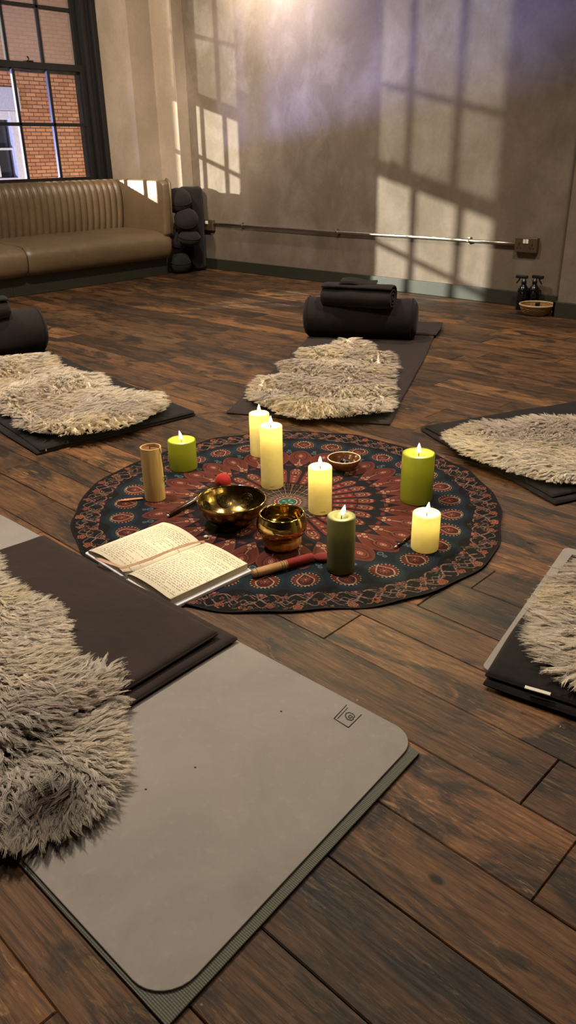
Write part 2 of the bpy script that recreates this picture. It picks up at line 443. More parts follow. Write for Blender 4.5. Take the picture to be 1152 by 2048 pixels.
def cloth_slab(L, Wd, z0, th, seed, amp=0.004, edge=None, n=(40, 30), skew=0.0, droop=None):
    """a folded cloth layer: soft puffy rounded edges, gentle creases"""
    nx, ny = n; verts = []; faces = []
    rr = th / 2
    for side in (1, -1):
        for i in range(nx + 1):
            for j in range(ny + 1):
                u, v = i / nx, j / ny
                # concentrate samples near the edges
                uu = 0.5 - 0.5 * math.cos(PI * u) if True else u; vv = 0.5 - 0.5 * math.cos(PI * v)
                x, y = uu * L, vv * Wd
                d = min(x, L - x, y, Wd - y)
                prof = math.sqrt(max(0.0, 1 - (1 - min(d / (rr * 1.2), 1)) ** 2))
                nz = mnoise.noise(Vector((x * 5 + seed, y * 5, seed * 1.7))) * amp + mnoise.noise(Vector((x * 16 + seed, y * 13, 3.1))) * amp * 0.4
                wob = 0.012 * mnoise.noise(Vector((x * 3.3, y * 3.1, seed * 2.3)))
                zz = z0 + rr + side * rr * prof + (nz if side > 0 else 0) * prof
                sx = x + wob * (1 if True else 0) + skew * y; sy = y + 0.010 * mnoise.noise(Vector((x * 3.1 + 9, y * 2.7, seed)))
                verts.append((sx, sy, max(zz, z0)))
    N = (nx + 1) * (ny + 1)
    def id_(s, i, j): return s * N + i * (ny + 1) + j
    for i in range(nx):
        for j in range(ny):
            faces.append((id_(0, i, j), id_(0, i + 1, j), id_(0, i + 1, j + 1), id_(0, i, j + 1)))
            faces.append((id_(1, i, j), id_(1, i, j + 1), id_(1, i + 1, j + 1), id_(1, i + 1, j)))
    for i in range(nx):
        faces.append((id_(0, i, 0), id_(1, i, 0), id_(1, i + 1, 0), id_(0, i + 1, 0)))
        faces.append((id_(0, i, ny), id_(0, i + 1, ny), id_(1, i + 1, ny), id_(1, i, ny)))
    for j in range(ny):
        faces.append((id_(0, 0, j), id_(0, 0, j + 1), id_(1, 0, j + 1), id_(1, 0, j)))
        faces.append((id_(0, nx, j), id_(1, nx, j), id_(1, nx, j + 1), id_(0, nx, j + 1)))
    return verts, faces

# ------------------------------------------------------------------ room shell
YW = 4.875      # back wall
XF, XP, XC, XG = -6.62, -5.914, -5.64, -6.40   # outer face, pier face, corner boxing face, glass line
ZC = 3.0
SILL, HEAD = 0.72, 2.75
W1 = (2.89, 4.516); W2 = (0.70, 2.326)         # openings of the two windows

def struct(o): o['kind'] = 'structure'; return o

# floor: one mesh of separate boards, each board carries its own random numbers
def build_floor():
    verts, faces, cols = [], [], []
    rnd = random.Random(4)
    y = -3.1; ang = math.radians(-1.0); ca, sa = math.cos(ang), math.sin(ang)
    widths = []
    k = 0
    marks = {0.578: 1}
    while y < 5.2:
        w = rnd.choice([0.115, 0.13, 0.135, 0.15, 0.165])
        x = -7.6 - rnd.random()
        while x < 3.4:
            L = rnd.uniform(0.45, 1.9)
            g = 0.0006; x0, x1, y0, y1 = x + g, x + L - g, y + g, y + w - g
            zt = rnd.uniform(-0.0007, 0.0007); b = 0.0016
            base = len(verts)
            jit = [rnd.uniform(-0.0008, 0.0008) for _ in range(4)]
            q = [(x0, y0 + jit[0]), (x1, y0 + jit[1]), (x1, y1 + jit[2]), (x0, y1 + jit[3])]
            qi = [(x0 + b, y0 + b), (x1 - b, y0 + b), (x1 - b, y1 - b), (x0 + b, y1 - b)]
            for (px, py) in q: verts.append((px * ca - py * sa, px * sa + py * ca, -0.012))
            for (px, py) in q: verts.append((px * ca - py * sa, px * sa + py * ca, -0.0022 + zt))
            for (px, py) in qi: verts.append((px * ca - py * sa, px * sa + py * ca, zt))
            for a in range(4):
                c = (a + 1) % 4
                faces.append((base + a, base + c, base + 4 + c, base + 4 + a)); faces.append((base + 4 + a, base + 4 + c, base + 8 + c, base + 8 + a))
            faces.append((base + 8, base + 9, base + 10, base + 11))
            cols += [(rnd.random(), rnd.random(), rnd.random(), 1.0)] * 9
            x += L
        y += w
    o = raw('floor', verts, faces, M['floor'], None, False)
    a = o.data.attributes.new('plank', 'FLOAT_COLOR', 'CORNER')
    vals = np.array(cols, dtype=np.float32)
    cnt = np.array([len(f) for f in faces]); vals = np.repeat(vals, cnt, axis=0)
    a.data.foreach_set('color', vals.ravel())
    struct(o)
    s = bx('floor_bed', (-7.5, 3.2, -3.2, 5.3, -0.1, -0.010), simple('plank_gap_dirt', rgb(16, 11, 8), 0.95), o)
    return o
build_floor()

o = bx('ceiling', (-6.7, 2.2, -3.2, 5.1, ZC, ZC + 0.1), M['ceiling']); struct(o)
struct(bx('wall_back', (-6.7, 2.2, YW, YW + 0.2, 0, ZC), M['wall']))
struct(bx('wall_right', (2.0, 2.2, -3.2, YW, 0, ZC), M['wall']))
struct(bx('wall_front', (-6.7, 2.0, -3.2, -3.0, 0, ZC), M['wall']))
# window wall: boxing in the corner, piers, the wall below and above the openings
bm = bmesh.new()
box(bm, XF, XP, W1[1], 4.75, 0, ZC)
box(bm, XF, XP, W2[1], W1[0], 0, ZC)
box(bm, XF, XP, -3.0, W2[0], 0, ZC)
for a, b in (W1, W2):
    box(bm, XF, -6.30, a, b, 0, SILL); box(bm, XF, XP, a, b, HEAD, ZC)
struct(obj('wall_left', bm, M['pier']))
struct(bx('trim_1', (XF, XC, 4.75, YW, 0, ZC), M['pier'], bev=0.004))
struct(bx('trim_2', (-2.07, -1.35, 4.67, YW, 0, ZC), M['wall'], bev=0.004))
sk = bmesh.new(); box(sk, XC, -2.07, YW - 0.018, YW, 0, 0.092, 0.003)
struct(obj('baseboard_back', sk, M['skirting']))
sk = bmesh.new(); box(sk, -2.088, -1.33, 4.652, 4.67, 0, 0.092, 0.003); box(sk, -2.088, -2.07, 4.652, YW - 0.018, 0, 0.092, 0.003); box(sk, -1.33, 2.0, YW - 0.018, YW, 0, 0.092, 0.003)
struct(obj('baseboard_right', sk, M['skirting']))

# windows: box frame, two sliding sashes with 2 rows x 4 columns of panes each
def build_window(name, y1, sign_shift):
    """y1 = edge of the glass nearest the back wall"""
    P, PH = 0.318, 0.424
    y0 = y1 - 4 * P; z0, zm, z2 = 0.768, 1.62, 2.66
    w = bpy.data.objects.new(name, None); COL.objects.link(w); w.location = (XG, y1, 0); w['kind'] = 'structure'
    def L(x0, x1, a, b, c, d): return (x0 - XG, x1 - XG, a - y1, b - y1, c, d)
    a, b = y0 - 0.172, y1 + 0.176
    bm = bmesh.new()
    for yy in ((a, y0 - 0.045), (y1 + 0.045, b)):
        box(bm, *L(-6.56, -6.36, yy[0], yy[1], SILL, HEAD), 0.004)
    # stepped mouldings at the sides
    for yy in ((a, a + 0.05), (b - 0.05, b)): box(bm, *L(-6.36, -6.325, yy[0], yy[1], SILL, HEAD), 0.006)
    for yy in ((y0 - 0.075, y0 - 0.045), (y1 + 0.045, y1 + 0.075)): box(bm, *L(-6.36, -6.345, yy[0], yy[1], SILL, HEAD), 0.004)
    box(bm, *L(-6.56, -6.33, a, b, z2 + 0.05, HEAD), 0.004)
    obj('window_frame', bm, M['black_paint'], w)
    bm = bmesh.new(); box(bm, *L(-6.60, -6.26, a + 0.002, b - 0.002, SILL - 0.0, z0 - 0.048), 0.004); obj('window_sill', bm, M['black_paint'], w)
    for nm, xx, (za, zb), gm in (('lower_sash', -6.40, (z0, zm), M['glass']), ('upper_sash', -6.452, (zm, z2), M['glass_reflection'])):
        bm = bmesh.new(); t = 0.021
        box(bm, *L(xx - t, xx + t, y0 - 0.045, y0 + 0.012, za - 0.045, zb + 0.025), 0.003)
        box(bm, *L(xx - t, xx + t, y1 - 0.006, y1 + 0.045, za - 0.045, zb + 0.025), 0.003)
        box(bm, *L(xx - t, xx + t, y0, y1, za - 0.045, za + 0.012), 0.003)
        box(bm, *L(xx - t, xx + t, y0, y1, zb - 0.025, zb + 0.025), 0.003)
        for k in range(1, 4): box(bm, *L(xx - 0.016, xx + 0.018, y0 + k * P - 0.013, y0 + k * P + 0.013, za, zb), 0.003)
        zc = za + PH; box(bm, *L(xx - 0.016, xx + 0.018, y0, y1, zc - 0.013, zc + 0.013), 0.003)
        s = obj(nm, bm, M['black_paint'], w)
        bm = bmesh.new(); box(bm, *L(xx - 0.003, xx + 0.001, y0 + 0.01, y1 - 0.004, za + 0.01, zb - 0.02)); obj('pane', bm, gm, s)
        if nm == 'lower_sash':
            bm = bmesh.new(); yy = y0 + 2.5 * P
            box(bm, *L(-6.435, -6.37, yy - 0.03, yy + 0.03, zb + 0.024, zb + 0.034), 0.003)
            tube(bm, [(-0.0, yy - y1, zb + 0.034), (0.0, yy - y1 + 0.006, zb + 0.05), (0.006, yy - y1 - 0.008, zb + 0.062)], 0.006, 8)
            obj('window_latch', bm, M['black_plastic'], s)
    return w
build_window('window_1', 4.34, 0)
build_window('window_2', 2.15, 0)

# ------------------------------------------------------------------ across the street
def build_house():
    X = -16.0
    h = thing('brick_house', 'orange brick house across the street seen through the window', 'building', (X, 8.0, -6))
    def L(x0, x1, a, b, c, d): return (x0, x1, a - 8.0, b - 8.0, c + 6, d + 6)
    wy0, wy1, wz0, wz1 = 7.05, 9.25, -0.9, 1.80
    bm = bmesh.new()
    box(bm, *L(-5, 0, 9.25, 10.84, -6, 8)); box(bm, *L(-5, 0, 3.5, wy0, -6, 8))
    box(bm, *L(-5, 0, wy0, wy1, -6, wz0)); box(bm, *L(-5, 0, wy0, wy1, wz1, 8))
    obj('brick_wall', bm, M['brick'], h)
    bm = bmesh.new()
    for i in range(-60, 80):
        z = i * 0.098
        if i % 3 == 0: box(bm, *L(-5, 0.01, 10.84, 10.93, z, z + 0.19), 0.004)
        box(bm, *L(-5, -0.01, 10.84, 10.86, z, z + 0.098))
    obj('reflection_edge', bm, M['blue_edge'], h)  # blue teeth stand in for reflections and a sill beside the brick
    bx('lintel', L(-0.1, 0.03, wy0 - 0.1, wy1 + 0.08, wz1, 2.22), M['lintel'], h, 0.01)
    bm = bmesh.new()
    for yy in ((wy0, wy0 + 0.16), (wy1 - 0.16, wy1)): box(bm, *L(-0.25, -0.05, yy[0], yy[1], wz0, wz1), 0.01)
    for zz in ((wz1 - 0.16, wz1), (wz0, wz0 + 0.12), (0.47, 0.56)): box(bm, *L(-0.25, -0.06, wy0, wy1, zz[0], zz[1]), 0.01)
    for k in range(1, 5):
        yy = wy0 + 0.16 + k * (wy1 - wy0 - 0.32) / 5; box(bm, *L(-0.22, -0.10, yy - 0.02, yy + 0.02, wz0, wz1))
    for zz in (-0.2, 1.1): box(bm, *L(-0.22, -0.10, wy0, wy1, zz - 0.02, zz + 0.02))
    wi = obj('window', bm, M['white_sash'], h)
    bx('pane', L(-0.24, -0.23, wy0, wy1, wz0, wz1), M['dark_glass'], wi)
    struct(bx('street', (-30, XF - 0.1, -20, 30, -6.2, -6.0), M['asphalt']))
build_house()
struct(bx('light_block_pillar', (-9.0, -8.8, 2.80, 3.15, -6.0, 5.0), M['brick']))  # added unseen pillar, keeps the blue light off the window recess
struct(bx('light_block_pillar', (-9.0, -8.8, 0.76, 1.50, -6.0, 5.0), M['brick']))  # added out of view to block the street lamp from the recess

# ------------------------------------------------------------------ sofa
def build_sofa():
    so = thing('leather_sofa', 'brown leather banquette with vertically channelled backrest below the window', 'sofa', (-5.9, 3.0, 0))
    ox, oy = -5.9, 3.0
    def B(x0, x1, a, b, c, d): return (x0 - ox, x1 - ox, a - oy, b - oy, c, d)
    bx('plinth', B(-6.15, -5.50, 2.93, 4.40, 0, 0.16), M['skirting'], so, 0.004)
    bx('plinth', B(-5.88, -5.50, 1.35, 2.93, 0, 0.16), M['skirting'], so, 0.004)
    # seat cushions: pulled over a rounded front edge
    def cushion(a, b, xb):
        nx, ny = 26, 40; prof = []
        # profile from back top over the front to the underside
        pts = [(xb, 0.372), (-5.70, 0.368), (-5.55, 0.362), (-5.48, 0.352), (-5.435, 0.330), (-5.412, 0.295), (-5.408, 0.25), (-5.415, 0.20), (-5.435, 0.155), (-5.47, 0.135), (-5.60, 0.130), (xb, 0.130)]
        verts, faces = [], []
        for j in range(ny + 1):
            v = j / ny; v = 0.5 - 0.5 * math.cos(PI * v); y = a + (b - a) * v
            e = min(y - a, b - y); pinch = 1 - math.exp(-e / 0.012)
            for i, (x, z) in enumerate(pts):
                zc, xc = 0.25, -5.55
                s = 0.90 + 0.10 * pinch
                wz = 0.004 * mnoise.noise(Vector((x * 6, y * 4, 1.0))) if z > 0.2 else 0
                verts.append((xc + (x - xc) * (s if x > xc else 1) - ox, y - oy, zc + (z - zc) * s + wz))
        n = len(pts)
        for j in range(ny):
            for i in range(n - 1): faces.append((j * n + i, j * n + i + 1, (j + 1) * n + i + 1, (j + 1) * n + i))
        faces.append(tuple(range(n))); faces.append(tuple(range(ny * n, ny * n + n))[::-1])
        c = raw('seat_cushion', verts, faces, M['leather'], so)
        sub = c.modifiers.new('s', 'SUBSURF'); sub.levels = sub.render_levels = 1
    cushion(3.045, 4.405, -6.0); cushion(1.40, 3.04, -5.88)
    # channelled backrest: flutes roll over the top
    def back(a, b, xf, xb, name='backrest'):
        pitch = 0.0615; nf = int(round((b - a) / pitch)); pitch = (b - a) / nf; per = 10
        prof = [(xf - 0.035, 0.34), (xf - 0.012, 0.42), (xf, 0.52), (xf + 0.004, 0.62), (xf - 0.004, 0.69), (xf - 0.026, 0.738), (xf - 0.06, 0.762), (xf - 0.10, 0.768), (xb + 0.03, 0.760), (xb, 0.72), (xb, 0.34)]
        # normals of the profile for flute depth
        verts, faces = [], []
        n = len(prof)
        for k in range(nf * per + 1):
            ph = (k % per) / per; y = a + k * pitch / per
            dep = 0.022 * (abs(math.sin(PI * ph)) ** 0.5) - 0.022
            for i, (x, z) in enumerate(prof):
                x_, z_ = prof[max(i - 1, 0)]; x2, z2 = prof[min(i + 1, n - 1)]
                tx, tz = x2 - x_, z2 - z_; l = math.hypot(tx, tz) or 1
                nx_, nz_ = tz / l, -tx / l
                f = 1.0 if i < 8 else 0.4
                yy = y + 0.05 * max(0, (0.5 - z)) * 0
                verts.append((x + nx_ * dep * f - ox, yy - oy, z + nz_ * dep * f))
        for k in range(nf * per):
            for i in range(n - 1): faces.append((k * n + i, k * n + i + 1, (k + 1) * n + i + 1, (k + 1) * n + i))
        o_ = raw(name, verts, faces, M['leather'], so)
        o_.modifiers.new('s', 'SUBSURF').levels = 1; o_.modifiers['s'].render_levels = 1
    back(2.935, 4.335, -5.955, -6.20)
    # armrest with a piped rolled front
    verts, faces = [], []
    prof = []   # outline of the armrest's side (x, z)
    side = [(-6.16, 0.30), (-6.16, 0.752), (-5.95, 0.766), (-5.70, 0.765), (-5.50, 0.762), (-5.42, 0.755), (-5.392, 0.730), (-5.390, 0.60), (-5.402, 0.45), (-5.412, 0.34), (-5.45, 0.30)]
    bm = bmesh.new(); yr = (4.337, 4.352, 4.385, 4.412, 4.425)
    sc = (0.965, 0.99, 1.0, 0.99, 0.965)
    rings = []
    for y, s in zip(yr, sc):
        rings.append([bm.verts.new(((-5.8 + (x + 5.8) * s) - ox, y - oy, 0.5 + (z - 0.5) * s)) for x, z in side])
    for A_, B_ in zip(rings[:-1], rings[1:]):
        for k in range(len(side)): bm.faces.new((A_[k], A_[(k + 1) % len(side)], B_[(k + 1) % len(side)], B_[k]))
    bm.faces.new(rings[0]); bm.faces.new(rings[-1][::-1])
    ar = obj('armrest', bm, M['leather'], so, True)
    bv = ar.modifiers.new('b', 'BEVEL'); bv.width = 0.006; bv.segments = 2; bv.limit_method = 'ANGLE'
    tb('piping', [(-5.392 - ox, 4.40 - oy, 0.33), (-5.384 - ox, 4.40 - oy, 0.6), (-5.388 - ox, 4.40 - oy, 0.735), (-5.43 - ox, 4.40 - oy, 0.764)], [0.006, 0.006, 0.013, 0.012], M['leather'], ar)
build_sofa()

# ------------------------------------------------------------------ cushions stacked beside the sofa
def round_cushion(label, c, r, h, rot, mat, seam=True, grp=None):
    """puffy round meditation cushion"""
    t = thing('round_cushion', label, 'cushion', c, 0, grp)
    t.rotation_euler = rot
    prof = [(0, 0)] + [(r * (1 - (1 - math.sin(a)) * 0.0) * math.sin(a) ** 0.75, h / 2 - h / 2 * math.cos(a)) for a in np.linspace(0.15, PI - 0.15, 13)] + [(0, h)]
    prof = [(x, z - h / 2) for x, z in prof]
    bm = lathe(prof, 40)
    for v in bm.verts:
        a = math.atan2(v.co.y, v.co.x); k = math.hypot(v.co.x, v.co.y) / r
        v.co *= 1 + 0.012 * math.sin(a * 18) * k + 0.02 * mnoise.noise(v.co * 9 + Vector(c))
    obj('cushion_body', bm, mat, t, True)
    tb('seam', [((r * 1.005) * math.cos(a), (r * 1.005) * math.sin(a), 0.012) for a in np.linspace(0, 2 * PI, 41)], 0.0035, M['blanket_dark'], t, 6)
    return t

def bolster_mesh(name, L, r, mat, parent=None, seed=0, squash=0.92, flat=0.0):
    prof = [(0, -L / 2)] + [(r * math.sin(a) ** 0.6, -L / 2 + 0.035 * (1 - math.cos(a))) for a in np.linspace(0.25, PI / 2, 7)]
    prof += [(r * (1 + 0.015 * math.sin(k * 1.3 + seed)), -L / 2 + 0.035 + (L - 0.07) * k / 12) for k in range(1, 12)]
    prof += [(r * math.sin(a) ** 0.6, L / 2 - 0.035 * (1 - math.cos(a))) for a in np.linspace(PI / 2, 0.25, 7)] + [(0, L / 2)]
    bm = lathe(prof, 48)
    for v in bm.verts:
        v.co.x *= 1 + 0.02 * mnoise.noise(v.co * 6 + Vector((seed, 0, 0))); v.co.y *= squash
    return obj(name, bm, mat, parent, True)

tb_ = thing('upright_bolster', 'tall charcoal bolster standing on end in the corner behind the round cushions', 'bolster', (-5.525, 4.735, 0))
b_ = bolster_mesh('bolster_body', 0.70, 0.103, M['zafu'], tb_, 3, 1.0); b_.location = (0, 0, 0.35)
tb('seam', [(0.0, -0.104, 0.05 + 0.6 * k / 8) for k in range(9)], 0.003, M['blanket_dark'], tb_, 6).rotation_euler = (0, 0, 0.9)
CG = 'round cushions stacked beside the sofa'
round_cushion('green-grey round cushion on the floor, lowest of the stack beside the sofa', (-5.465, 4.522, 0.085), 0.088, 0.17, (0.1, 0.15, 0), M['zafu_green'], grp=CG)
round_cushion('charcoal round cushion pressed against the sofa end, second lowest of the stack', (-5.475, 4.515, 0.285), 0.090, 0.14, (0.3, 0.9, 0), M['bolster'], grp=CG)
round_cushion('grey round cushion with a pale seam jutting out of the middle of the stack', (-5.350, 4.545, 0.300), 0.092, 0.12, (0.1, 0.25, 0), M['zafu'], grp=CG)
round_cushion('charcoal round cushion tucked just under the topmost of the stack', (-5.370, 4.540, 0.445), 0.100, 0.15, (0.5, 0.7, 0), M['zafu'], grp=CG)
round_cushion('large round charcoal cushion on top of the stack beside the sofa arm', (-5.455, 4.535, 0.590), 0.112, 0.19, (0.2, 0.35, 0), M['zafu'], grp=CG)

# ------------------------------------------------------------------ sockets and conduit
def socket(name, label, x, z, w=0.155, white=False):
    t = thing(name, label, 'socket', (x, YW, z))
    bx('face_plate', (-w / 2, w / 2, -0.034, 0, -0.046, 0.046), M['plate'], t, 0.006, 3)
    for k, s in enumerate((-0.010, 0.010)):
        bx('switch', (s - 0.0085, s + 0.0085, -0.039, -0.034, 0.010, 0.036), M['white_plastic'], t, 0.002)
    for s in (-0.045, 0.045):
        bm = bmesh.new(); box(bm, s - 0.003, s + 0.003, -0.0346, -0.0338, -0.006, 0.012); box(bm, s - 0.015, s - 0.007, -0.0346, -0.0338, -0.022, -0.016); box(bm, s + 0.007, s + 0.015, -0.0346, -0.0338, -0.022, -0.016)
        obj('socket_holes', bm, M['black_plastic'], t)
    return t
socket('wall_socket', 'double wall socket near the corner behind the cushion stack', -5.455, 0.375)
socket('wall_socket', 'double wall socket at the right end of the steel conduit', -2.405, 0.385)
cd = tag(tb('steel_conduit', [(-5.637, YW - 0.018, 0.388), (-5.53, YW - 0.018, 0.388)], 0.0105, M['steel']), 'short end of steel conduit between the corner and the first socket', 'conduit')
cl = thing('steel_conduit', 'long steel conduit running along the back wall between the two sockets', 'conduit', (-3.9, YW, 0))
tb('pipe', [(-5.378 + 3.9 + k * (2.893 / 10), -0.018, 0.388 + 0.0022 * math.sin(k)) for k in range(11)], 0.0105, M['steel'], cl, 12)
for x in (-5.02, -3.98, -2.83):
    bm = bmesh.new(); tube(bm, [(x + 3.9 - 0.008, -0.018, 0.388), (x + 3.9 + 0.008, -0.018, 0.388)], 0.0155, 12); box(bm, x + 3.9 - 0.009, x + 3.9 + 0.009, -0.012, 0, 0.366, 0.412, 0.002)
    obj('clip', bm, M['steel'], cl)

# ------------------------------------------------------------------ bottles and basket by the skirting
def spray_bottle(label, x, y, rz):
    t = thing('spray_bottle', label, 'bottle', (x, y, 0), rz, 'spray bottles by the skirting')
    bm = lathe([(0, 0), (0.034, 0), (0.037, 0.004), (0.037, 0.115), (0.034, 0.130), (0.022, 0.146), (0.014, 0.155), (0.014, 0.165), (0, 0.165)], 32)
    obj('bottle_body', bm, M['black_gloss'], t, True)
    bm = lathe([(0, 0.160), (0.016, 0.160), (0.016, 0.178), (0.010, 0.182), (0.010, 0.195), (0, 0.195)], 24); obj('collar', bm, M['black_plastic'], t, True)
    bx('spray_head', (-0.058, 0.022, -0.010, 0.010, 0.192, 0.212), M['black_plastic'], t, 0.005, 2)
    tb('trigger', [(-0.030, 0, 0.196), (-0.036, 0, 0.178), (-0.050, 0, 0.160)], [0.005, 0.005, 0.004], M['black_plastic'], t, 8)
spray_bottle('black spray bottle nearest the socket, nozzle pointing left', -2.350, 4.765, 0.05)
spray_bottle('black spray bottle behind the other, nozzle pointing right', -2.300, 4.815, PI - 0.1)

def basket():
    t = thing('wicker_basket', 'shallow round wicker basket on the floor beside the spray bottles', 'basket', (-2.195, 4.672 - 0.01, 0))
    bm = bmesh.new()
    for k in range(9):
        f = k / 8; r = 0.070 + 0.034 * f ** 0.7; z = 0.005 + 0.052 * f
        tube(bm, [(r * math.cos(a) * (1 + 0.012 * math.sin(a * 18 + PI * k)), r * math.sin(a) * (1 + 0.012 * math.sin(a * 18 + PI * k)), z) for a in np.linspace(0, 2 * PI, 73)], 0.0036, 6, False)
    for k in range(36):
        a = 2 * PI * k / 36; tube(bm, [(0.068 * math.cos(a), 0.068 * math.sin(a), 0.004), (0.092 * math.cos(a), 0.092 * math.sin(a), 0.03), (0.104 * math.cos(a), 0.104 * math.sin(a), 0.058)], 0.002, 5, False)
    obj('woven_side', bm, M['wicker'], t, True)
    obj('basket_base', lathe([(0, 0.001), (0.070, 0.001), (0.070, 0.006), (0, 0.006)], 32), M['wicker'], t, True)
    tb('rim', [(0.105 * math.cos(a), 0.105 * math.sin(a), 0.062) for a in np.linspace(0, 2 * PI, 61)], 0.0058, simple('pale_cane', rgb(168, 146, 118), 0.5), t, 8)
    bx('contents', (-0.005, 0.018, -0.02, 0.006, 0.006, 0.075), M['black_plastic'], None, 0.004).location = (-2.195, 4.662, 0)
    o_ = bpy.data.objects['contents']; o_.name = 'small_dark_box'; tag(o_, 'small black bottle top standing inside the wicker basket', 'container')
basket()

# ------------------------------------------------------------------ mandala cloth
RUGC = (-1.432, 1.530)
def rug():
    NA, NR = 2000, 430; R0 = 0.625
    th = np.linspace(0, 2 * PI, NA, endpoint=False); rr = np.linspace(0.0015, 1.0, NR)
    TH, Q = np.meshgrid(th, rr, indexing='ij')
    edge = R0 * (1 + 0.012 * np.sin(3 * TH + 1.0) + 0.014 * np.sin(5 * TH + 2.2) + 0.006 * np.sin(11 * TH) + 0.004 * np.sin(23 * TH + 1))
    Rr = Q * edge
    r = Q * 0.62                      # pattern radius follows the cloth
    N = 30
    c = lambda *v: lin(v)
    INK = c(20, 19, 30); NAVY = c(24, 30, 46); TEAL = c(28, 54, 62); RED = c(140, 44, 32); DRED = c(86, 26, 20)
    RUST = c(150, 72, 44); TAN = c(186, 150, 116); CREAM = c(206, 186, 156); TERRA = c(196, 110, 74); BLACK = c(14, 12, 14); PINK = c(170, 96, 92); BROWN = c(104, 58, 36)
    C = np.zeros(TH.shape + (3,)); C[:] = INK
    def put(m, col):
        m = np.asarray(m, float)[..., None] if np.asarray(m).dtype != bool else np.asarray(m)[..., None].astype(float)
        C[:] = C * (1 - m) + np.asarray(col) * m
    def sec(n, off=0.0):
        ph = (TH * n / (2 * PI) + off) % 1.0 - 0.5
        return ph, ph * 2 * PI * r / n
    rng = np.random.default_rng(5)
    # background bands
    put((r > 0.40) & (r < 0.54), NAVY)
    # --- centre
    put(r < 0.14, c(24, 20, 24))
    ph, x = sec(56); wig = 0.28 + 0.10 * np.sin(r * 260)
    put((r > 0.040) & (r < 0.128) & (np.abs(ph) < wig), c(150, 122, 100))
    ph, x = sec(28, 0.25); put((r > 0.05) & (r < 0.135) & (np.abs(ph) < 0.07), c(70, 26, 26))
    put((r > 0.072) & (r < 0.076), INK); put((r > 0.099) & (r < 0.102), INK)
    put(r < 0.042, c(140, 44, 36)); ph, x = sec(20); put((r > 0.037) & (r < 0.041) & (np.abs(ph) < 0.3), CREAM)
    put(r < 0.030, c(40, 110, 92)); put((r > 0.026) & (r < 0.029), CREAM)
    ph, x = sec(4, 0.3); put((r < 0.017) & (r > 0.004) & (np.abs(ph) < 0.16), c(150, 190, 160))
    # --- first ring of petals
    ph, x = sec(N); hw = 0.40 * 2 * PI * r / N
    top = 0.262 - 0.028 * (ph / 0.42) ** 2
    m = (r > 0.132) & (r < top) & (np.abs(x) < hw)
    put(m, DRED)
    m2 = (r > 0.138) & (r < top - 0.006) & (np.abs(x) < hw - 0.0022); put(m2, RED)
    for rc in (0.150, 0.170, 0.192):
        d = np.hypot(x, r - rc); put(m2 & (d < 0.0072), DRED); put(m2 & (d < 0.0052) & (d > 0.0032), TAN); put(m2 & (d < 0.0018), CREAM)
    d = np.hypot(x * 1.5, (r - 0.222)); put(m2 & (d < 0.022), DRED); put(m2 & (d < 0.0175) & (d > 0.0145), TAN); put(m2 & (d < 0.0115) & (d > 0.0085), RUST); put(m2 & (d < 0.004), CREAM)
    ph2, x2 = sec(N * 4); put(m2 & (r > 0.245) & (np.abs(ph2) < 0.22), TAN)
    put((r > 0.205) & (r < 0.209) & m2, c(60, 20, 18))
    # --- second ring: long paisley petals
    ph, x = sec(N)
    t = np.clip((r - 0.272) / (0.425 - 0.272), 0, 1)
    wid = 0.0425 * np.sin(PI * np.clip(t, 0, 1) ** 1.35) ** 0.7 * 0.93
    inn = (r > 0.272) & (r < 0.425)
    put(inn & (np.abs(x) < wid), RUST * 0.75)
    put(inn & (np.abs(x) < wid - 0.003), c(112, 44, 30))
    dx = x; dd = np.hypot(dx / 0.6, (r - 0.375) / 1.0)
    tick = (np.abs(((np.arctan2(dx, r - 0.375) * 46 / (2 * PI)) % 1) - 0.5) < 0.22)
    put(inn & (dd < 0.040) & (dd > 0.030) & tick, c(34, 18, 16))
    put(inn & (dd < 0.030), c(134, 62, 38)); put(inn & (dd < 0.024) & (dd > 0.020), c(60, 26, 20)); put(inn & (dd < 0.016), RED); put(inn & (dd < 0.010) & (dd > 0.007), TAN); put(dd < 0.0035, CREAM)
    for dxo, rc in ((-0.0075, 0.297), (0.0075, 0.297), (0, 0.312)):
        d = np.hypot(x - dxo, r - rc); put(inn & (d < 0.0068), RUST); put(inn & (d < 0.005) & (d > 0.003), CREAM)
    put(inn & (np.abs(x) < 0.0012) & (r > 0.32) & (r < 0.345), TAN)
    # little hooks between petals
    ph, x = sec(N, 0.5)
    for rc, rad in ((0.405, 0.009), (0.422, 0.006)):
        d = np.hypot(x, r - rc); put((d < rad) & (d > rad - 0.0032), c(96, 120, 124)); put(d < rad - 0.005, TEAL)
    put((np.abs(x) < 0.010) & (r > 0.284) & (r < 0.296), c(110, 36, 34))
    # --- round medallions in teal halos
    ph, x = sec(N)
    d = np.hypot(x / 1.0, (r - 0.480) / 0.92); ang = np.arctan2(x, r - 0.480)
    put(d < 0.0500, TEAL * 0.8); put(d < 0.0470, TEAL); put((d < 0.0475) & (d > 0.0440), c(22, 44, 56)); put(d < 0.0395, BLACK)
    dots = np.abs(((ang * 22 / (2 * PI)) % 1) - 0.5) < 0.25
    put((d < 0.0375) & (d > 0.0330) & dots, TAN); put(d < 0.0315, RED * 0.8)
    # drop outline pointing to the centre
    u = (0.480 - r) / 0.030
    dw = 0.0235 * np.sqrt(np.clip(1 - u ** 2, 0, 1)) * np.where(u > 0, 1 - 0.75 * np.clip(u, 0, 1), 1.0)
    put((np.abs(u) < 1) & (np.abs(x) < dw), CREAM * 0.9); put((np.abs(u) < 0.90) & (np.abs(x) < dw - 0.0028), DRED)
    put(d < 0.0135, RUST); put((d < 0.0135) & (np.abs(((ang * 9 / (2 * PI)) % 1) - 0.5) < 0.2), BLACK); put((d < 0.0060), RED); put(d < 0.0028, TAN)
    # --- floral border
    bd = (r > 0.530 - 0.012 * np.cos(TH * N)) & (r <= 0.63)
